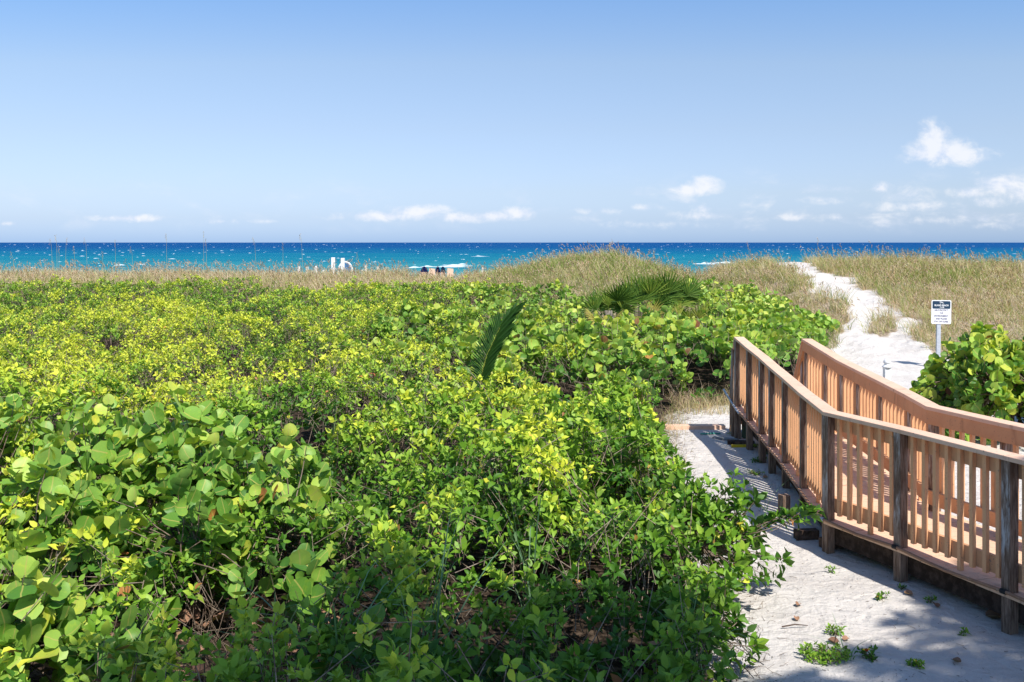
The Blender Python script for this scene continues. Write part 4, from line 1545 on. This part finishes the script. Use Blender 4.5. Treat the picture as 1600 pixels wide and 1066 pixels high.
# deck planks across, following the bend
sN, sR = sides(NL, 1), sides(RL, -1)
deck = MB()
for i in range(len(NL) - 1):
    a0 = Vector(NL[i]) - sN[i] * .050
    a1 = Vector(NL[i + 1]) - sN[i + 1] * .050
    b0 = Vector(RL[i]) - sR[i] * .050
    b1 = Vector(RL[i + 1]) - sR[i + 1] * .050
    for v in (a0, a1, b0, b1): v.z -= RAILH
    ln = max((a1 - a0).length, (b1 - b0).length)
    nb = max(1, round(ln / .146))
    g_ = .0035 / ln
    for k in range(nb):
        q0, q1 = k / nb + g_, (k + 1) / nb - g_
        j = random.uniform(-.002, .002)
        vs = []
        for dz in (-.036, 0):
            for A_, B_, q in ((a0, a1, q0), (b0, b1, q0), (b0, b1, q1), (a0, a1, q1)):
                v = A_.lerp(B_, q)
                vs.append(v + Vector((0, 0, dz + j)))
        deck.add(vs, [(0, 1, 2, 3), (7, 6, 5, 4), (4, 5, 1, 0), (5, 6, 2, 1), (6, 7, 3, 2), (7, 4, 0, 3)])
deck.build('deck', M['deck'], bw)
rim = MB()
for nodes, sd in ((NL, sN), (RL, sR)):
    path = [(Vector(p) + Vector((0, 0, -RAILH)), s) for p, s in zip(nodes, sd)]
    rim.sweep(path, [(.050, -.235), (.088, -.235), (.088, -.0375), (.050, -.0375)])
for i in range(len(NL)):
    a = Vector(NL[i]) + sN[i] * .09
    b = Vector(RL[i]) + sR[i] * .09
    mid = (a + b) / 2
    d = (b - a)
    d.z = 0
    l = d.length
    d.normalize()
    zt = NL[i][2] - RAILH - .045
    rim.box((mid.x, mid.y, zt - .08), (l - .02, .04, .16), (d, Vector((-d.y, d.x, 0)), Vector((0, 0, 1))))
rim.build('joist', M['joist'], bw)
for (x_, y_) in [(3.38, 10.02), (4.20, 8.12), (3.62, 12.6), (3.72, 14.4), (3.66, 15.5), (4.3, 14.4), (4.25, 12.6), (4.05, 10.2), (3.95, 9.1)]:
    MB().box((x_, y_, .04), (.14, .14, .42)).build('pile', M['pile'], bw, bevel=.006)
# stairs at the far end
for k in range(2):
    MB().box((4.04, 15.62 + k * .26, .36 - k * .17), (.96, .26, .038)).build('stair_tread', M['deck'], bw)
for x_ in (3.53, 4.53):
    MB().add([(x_ - .02, 15.45, .48), (x_ + .02, 15.45, .48), (x_ + .02, 16.1, .04), (x_ - .02, 16.1, .04), (x_ - .02, 15.45, .22), (x_ + .02, 15.45, .22), (x_ + .02, 16.0, -.1), (x_ - .02, 16.0, -.1)],
             [(0, 3, 2, 1), (4, 5, 6, 7), (0, 1, 5, 4), (1, 2, 6, 5), (2, 3, 7, 6), (3, 0, 4, 7)]).build('stringer', M['rail'], bw)

# conduit strapped along the outer edge of the deck
cp = [(3.455, 16.25, .645)]
for i, p in enumerate(NL):
    o = Vector(p) - sN[i] * .064
    cp.append((o.x, o.y, p[2] - RAILH + .010 - (.02 if 1 < i < 6 else 0)))
    if i < len(NL) - 1:
        q = Vector(NL[i + 1]) - sN[i + 1] * .064
        mz = (p[2] + NL[i + 1][2]) / 2 - RAILH - .012 + random.uniform(-.008, .008)
        m2 = (o + q) / 2
        cp.append((m2.x, m2.y, mz))
co = empty('conduit_pipe', (3.12, 9.8, .3), 'thin brown conduit pipe strapped along the outer edge of the walkway deck', 'pipe')
MB().tube(cp[2:], .0145, 8).build('pipe', M['conduit'], co, True)
MB().tube(cp[:3], .017, 8).build('steel_end', M['steel'], co, True)
for i in (6, 7, 8, 9):
    p = NL[i]
    o = Vector(p) - sN[i] * .064
    MB().tube([(o.x - .012, o.y + .022, p[2] - RAILH + .008), (o.x + .012, o.y - .022, p[2] - RAILH + .008)], .020, 10).build('strap', M['black'] if i != 6 else M['steel'], co)

# timber offcuts and odds and ends on the sand
def block(name, c, size, rz, mat, label, cat, bevel=.005, tilt=0.0):
    X = Vector((math.cos(rz), math.sin(rz), tilt)).normalized()
    Y = Vector((-math.sin(rz), math.cos(rz), 0))
    Z = X.cross(Y)
    o = MB().box(c, size, (X, Y, Z)).build(name, mat, None, bevel=bevel)
    return tag(o, label, cat)


block('timber_block', (3.03, 10.25, .045), (.24, .10, .10), .1, M['timber'], 'dark timber block lying under the walkway corner, the left one of two', 'timber block')
block('timber_block', (3.20, 9.96, .045), (.24, .11, .11), .35, M['timber'], 'dark timber block lying under the walkway corner, the right and nearer one', 'timber block')
block('stump_post', (3.02, 11.05, .08), (.105, .10, .34), .2, M['post'], 'short cut-off grey post standing in the sand beside the walkway', 'post')
block('yellow_board', (3.41, 14.75, .03), (.32, .05, .045), .0, M['yellow'], 'short yellow plastic piece lying under the walkway edge', 'board')
block('grey_board', (3.28, 15.3, .035), (.42, .07, .03), -.7, M['grey_board'], 'grey weathered plank on top of the dark one at the far end of the walkway', 'board', tilt=.03)
block('dark_board', (3.45, 15.0, .03), (.40, .14, .06), -.2, M['timber'], 'dark plank lying behind the yellow piece under the walkway', 'board')
block('edging_board', (2.98, 16.25, .035), (.98, .16, .075), .02, M['cap'], 'peach coloured flat edging board lying on the sand where the strip ends', 'board')
tag(MB().tube([(2.98, 15.75, .02), (3.08, 15.72, .03), (3.2, 15.80, .02), (3.3, 15.76, .02)], .014, 6).build('hose_end', M['teal'], None, True), 'short teal hose end on the sand near the boards', 'hose')
for (ix, iy, L_, az, lab) in [(1222, 985, .22, .2, 'dark stick near the shrub edge on the sand'), (1178, 1003, .18, 1.2, 'thin stick in the litter at the bottom left of the sand')]:
    p = ground_hit(ix, iy)
    tag(MB().tube([(p[0], p[1], .02), (p[0] + math.cos(az) * L_ * .5, p[1] + math.sin(az) * L_ * .5, .03), (p[0] + math.cos(az) * L_, p[1] + math.sin(az) * L_ * .9, .015)], [.006, .005, .003], 6).build('stick', M['timber'], None), lab, 'stick')

# ------------------------------------------------------------------ sign
def text_mesh(s, size, mat, name, parent, x, y, z, sx_=1.0, bold=0.0):
    cu_ = bpy.data.curves.new(name, 'FONT')
    cu_.body = s
    cu_.size = size
    cu_.align_x = 'CENTER'
    cu_.align_y = 'CENTER'
    cu_.extrude = .0015
    cu_.offset = bold
    o = bpy.data.objects.new(name, cu_)
    COL.objects.link(o)
    dg = bpy.context.evaluated_depsgraph_get()
    me = bpy.data.meshes.new_from_object(o.evaluated_get(dg))
    bpy.data.objects.remove(o)
    me.transform(Matrix.Translation((x, y, z)) @ Matrix.Rotation(math.radians(90), 4, 'X') @ Matrix.Diagonal((sx_, 1, 1, 1)))
    me.materials.clear()
    me.materials.append(mat)
    return link_mesh(name, me, parent)


def rounded(w_, h_, r_, y0, y1, cx_, cz_):
    pts = []
    for (sx_, sz_, a0) in ((1, 1, 0), (-1, 1, 90), (-1, -1, 180), (1, -1, 270)):
        for k in range(6):
            a = math.radians(a0 + k * 18)
            pts.append((cx_ + sx_ * (w_ / 2 - r_) + r_ * math.cos(a), cz_ + sz_ * (h_ / 2 - r_) + r_ * math.sin(a)))
    n = len(pts)
    mb_ = MB()
    vs = [(a, y0, b) for a, b in pts] + [(a, y1, b) for a, b in pts]
    mb_.add(vs, [tuple(range(n)), tuple(range(2 * n - 1, n - 1, -1))] + [(i, n + i, n + (i + 1) % n, (i + 1) % n) for i in range(n)])
    return mb_


SX_, SY_ = 10.33, 24.0
sg = empty('notice_sign', (SX_ - .04, SY_, 0), 'white notice sign with a dark blue header on a grey post by the sand path', 'sign')
MB().box((SX_ - .045, SY_ + .05, .75), (.095, .07, 1.72)).build('post', M['steel'], sg, bevel=.004)
pz = 1.372
rounded(.470, .575, .035, SY_, SY_ + .006, SX_, pz).build('panel', M['white'], sg)
hd = rounded(.425, .185, .02, SY_ - .003, SY_, SX_, pz + .172).build('header', M['navy'], sg)
text_mesh('ISLAND BEACH', .058, M['white'], 'lettering', hd, SX_, SY_ - .005, pz + .160, .85, .0012)
text_mesh('CLUB', .044, M['white'], 'lettering', hd, SX_ + .01, SY_ - .005, pz + .112, .95, .001)
lg = MB()
for q in ((-.045, .02, -.010, .035), (-.03, -.012, .02, .02), (-.045, .02, -.02, -.018), (-.005, .028, .04, -.018), (.0, .01, .055, -.012)):
    lg.tube([(SX_ + .0 + q[0], SY_ - .005, pz + .222 + q[1]), (SX_ + .0 + (q[0] + q[2]) / 2, SY_ - .005, pz + .228 + (q[1] + q[3]) / 2), (SX_ + q[2], SY_ - .005, pz + .222 + q[3])], [.003, .006, .003], 5)
lg.build('logo', M['white'], hd)
pn = [c_ for c_ in sg.children if c_.name.startswith('panel')][0]
for k, s in enumerate(['HELP PROTECT', 'THE', 'ENVIRONMENT', 'AND PLEASE', 'STAY OFF DUNES']):
    text_mesh(s, .060, M['ink'], 'lettering', pn, SX_, SY_ - .002, pz + .040 - k * .068, .80 if k < 4 else .72, .001)
sg.rotation_euler = (0, math.radians(.8), math.radians(-2))

# white turned post behind the right railing
wp = empty('white_post', (6.78, 18.0, 0), 'short white post with a turned finial on the sand behind the right railing', 'post')
MB().box((6.78, 18, .36), (.115, .115, .86)).build('shaft', M['white'], wp, bevel=.006)
MB().lathe((6.78, 18, .79), [(.085, 0), (.087, .018), (.066, .032), (.048, .05), (.044, .062), (.060, .08), (.064, .098), (.050, .13), (.022, .158), (.006, .165)], 16).build('finial', M['white'], wp, True)

# ------------------------------------------------------------------ behind the dune, seen over the grass
def fence_post(ix, ytop, Z, w_, label, tall=False):
    x0 = (ix - 800) * Z / F
    zt = EYE - (ytop - 379) * Z / F
    z0 = float(terrain(x0, Z)) - .1
    o = MB().box((x0, Z, (zt + z0) / 2), (w_, w_, zt - z0)).build('tall_post' if tall else 'fence_post', M['white'], None, bevel=.01)
    tag(o, label, 'post', 'white posts behind the dune' if not tall else 'tall white posts behind the dune')


fence_post(520.5, 402.5, 52, .18, 'tall white square post standing clear to the left of the white hoop', True)
fence_post(535.5, 403.5, 52, .18, 'tall white square post in front of the white hoop', True)
for ix, yt, w_, lab in [(467, 416.5, .11, 'leftmost short white post showing over the dune grass'),
                        (480, 417, .12, 'second short white post from the left, left of the tall posts'),
                        (494, 416, .14, 'wider short white post showing over the grass left of the tall posts'),
                        (506, 422, .12, 'lowest short white post just left of the two tall posts'),
                        (566, 422, .10, 'low short white post just right of the white hoop'),
                        (571.5, 415, .12, 'highest short white post right of the white hoop'),
                        (590.5, 417, .12, 'short white post between the hoop and the blue beach chairs'),
                        (754, 418, .09, 'lone short white post right of the blue beach chairs')]:
    fence_post(ix, yt, 53, w_, lab)

Z = 54.0
hc = px(539.5, 423, Z)
hp = empty('white_hoop', (hc.x, hc.y, float(terrain(hc.x, Z))), 'white round hoop with blue panel behind the two tall white posts', 'hoop')
pts = [(hc.x + .36 * math.cos(a), Z, hc.z + .46 * math.sin(a)) for a in np.linspace(-.6, math.pi + .6, 26)]
pts = [(pts[0][0], Z, float(terrain(hc.x, Z)) - .05)] + pts + [(pts[-1][0], Z, float(terrain(hc.x, Z)) - .05)]
MB().tube(pts, .055, 8).build('hoop', M['white'], hp, True)
pan = MB()
ring = [(hc.x + .31 * math.cos(a), hc.z + .42 * math.sin(a)) for a in np.linspace(0, math.pi, 16)] + [(hc.x - .31, hc.z - .5), (hc.x + .31, hc.z - .5)]
n = len(ring)
pan.add([(a, Z - .03, b) for a, b in ring] + [(a, Z + .03, b) for a, b in ring], [tuple(range(n)), tuple(range(2 * n - 1, n - 1, -1))] + [(i, n + i, n + (i + 1) % n, (i + 1) % n) for i in range(n)])
pan.build('panel', M['blue_light'], hp)

for (ix, wpx, lab, mt) in [(663, 12, 'left dark blue hooded beach chair seen over the dune grass', 'blue'), (684, 8, 'narrower blue hooded beach chair beside the rightmost one', 'blue'), (692, 9, 'right blue hooded beach chair, lighter blue on its side', 'blue_light')]:
    Z = 75.0
    x0 = (ix - 800) * Z / F
    wd_ = wpx * Z / F
    z0 = float(terrain(x0, Z))
    zt = EYE - (416.5 - 379) * Z / F
    h0 = empty('hooded_beach_chair', (x0, Z, z0), lab, 'beach chair')
    hood = MB()
    vs = []
    na, nb_ = 9, 7
    for i in range(na):
        a = math.pi * i / (na - 1)
        for j in range(nb_):
            b = math.pi * .5 * j / (nb_ - 1)
            vs.append((x0 - math.cos(a) * wd_ * .5 * (1 - .25 * math.sin(b)), Z + .6 * math.sin(b), zt - .55 + math.sin(a) * .55 * math.cos(b) + 0.0))
    fs = [(i * nb_ + j, (i + 1) * nb_ + j, (i + 1) * nb_ + j + 1, i * nb_ + j + 1) for i in range(na - 1) for j in range(nb_ - 1)]
    hood.add(vs, fs)
    hood.build('hood', M[mt], h0, True)
    MB().box((x0, Z - .1, z0 + .32), (wd_ * .8, .9, .10)).box((x0, Z + .3, z0 + .55), (wd_ * .8, .10, .5)).build('seat', M['tan_cloth'], h0)
    MB().tube([(x0 - wd_ * .42, Z, z0), (x0 - wd_ * .5, Z, zt - .5)], .025, 6).tube([(x0 + wd_ * .42, Z, z0), (x0 + wd_ * .5, Z, zt - .5)], .025, 6).build('frame', M['steel'], h0)
for (ix, lab) in [(674, 'tan folded beach lounger between the two blue hoods'), (703, 'tan folded beach lounger at the right end of the beach chairs')]:
    Z = 74.0
    x0 = (ix - 800) * Z / F
    z0 = float(terrain(x0, Z))
    zt = EYE - (419.5 - 379) * Z / F
    h0 = empty('beach_lounger', (x0, Z, z0), lab, 'lounger')
    MB().box((x0, Z, z0 + .4), (.5, .6, .08)).build('seat', M['tan_cloth'], h0)
    MB().add([(x0 - .25, Z + .3, z0 + .4), (x0 + .25, Z + .3, z0 + .4), (x0 + .25, Z + .36, z0 + .4), (x0 - .25, Z + .36, z0 + .4),
              (x0 - .22, Z + .6, zt), (x0 + .22, Z + .6, zt - .05), (x0 + .22, Z + .66, zt - .05), (x0 - .22, Z + .66, zt)],
             [(3, 2, 1, 0), (4, 5, 6, 7), (0, 1, 5, 4), (1, 2, 6, 5), (2, 3, 7, 6), (3, 0, 4, 7)]).build('backrest', M['tan_cloth'], h0)
    lg_ = MB()
    for sx_ in (-.22, .22):
        for sy2 in (-.26, .28): lg_.tube([(x0 + sx_, Z + sy2, z0 - .02), (x0 + sx_, Z + sy2, z0 + .4)], .018, 6)
    lg_.build('frame', M['steel'], h0)
print('scene built')
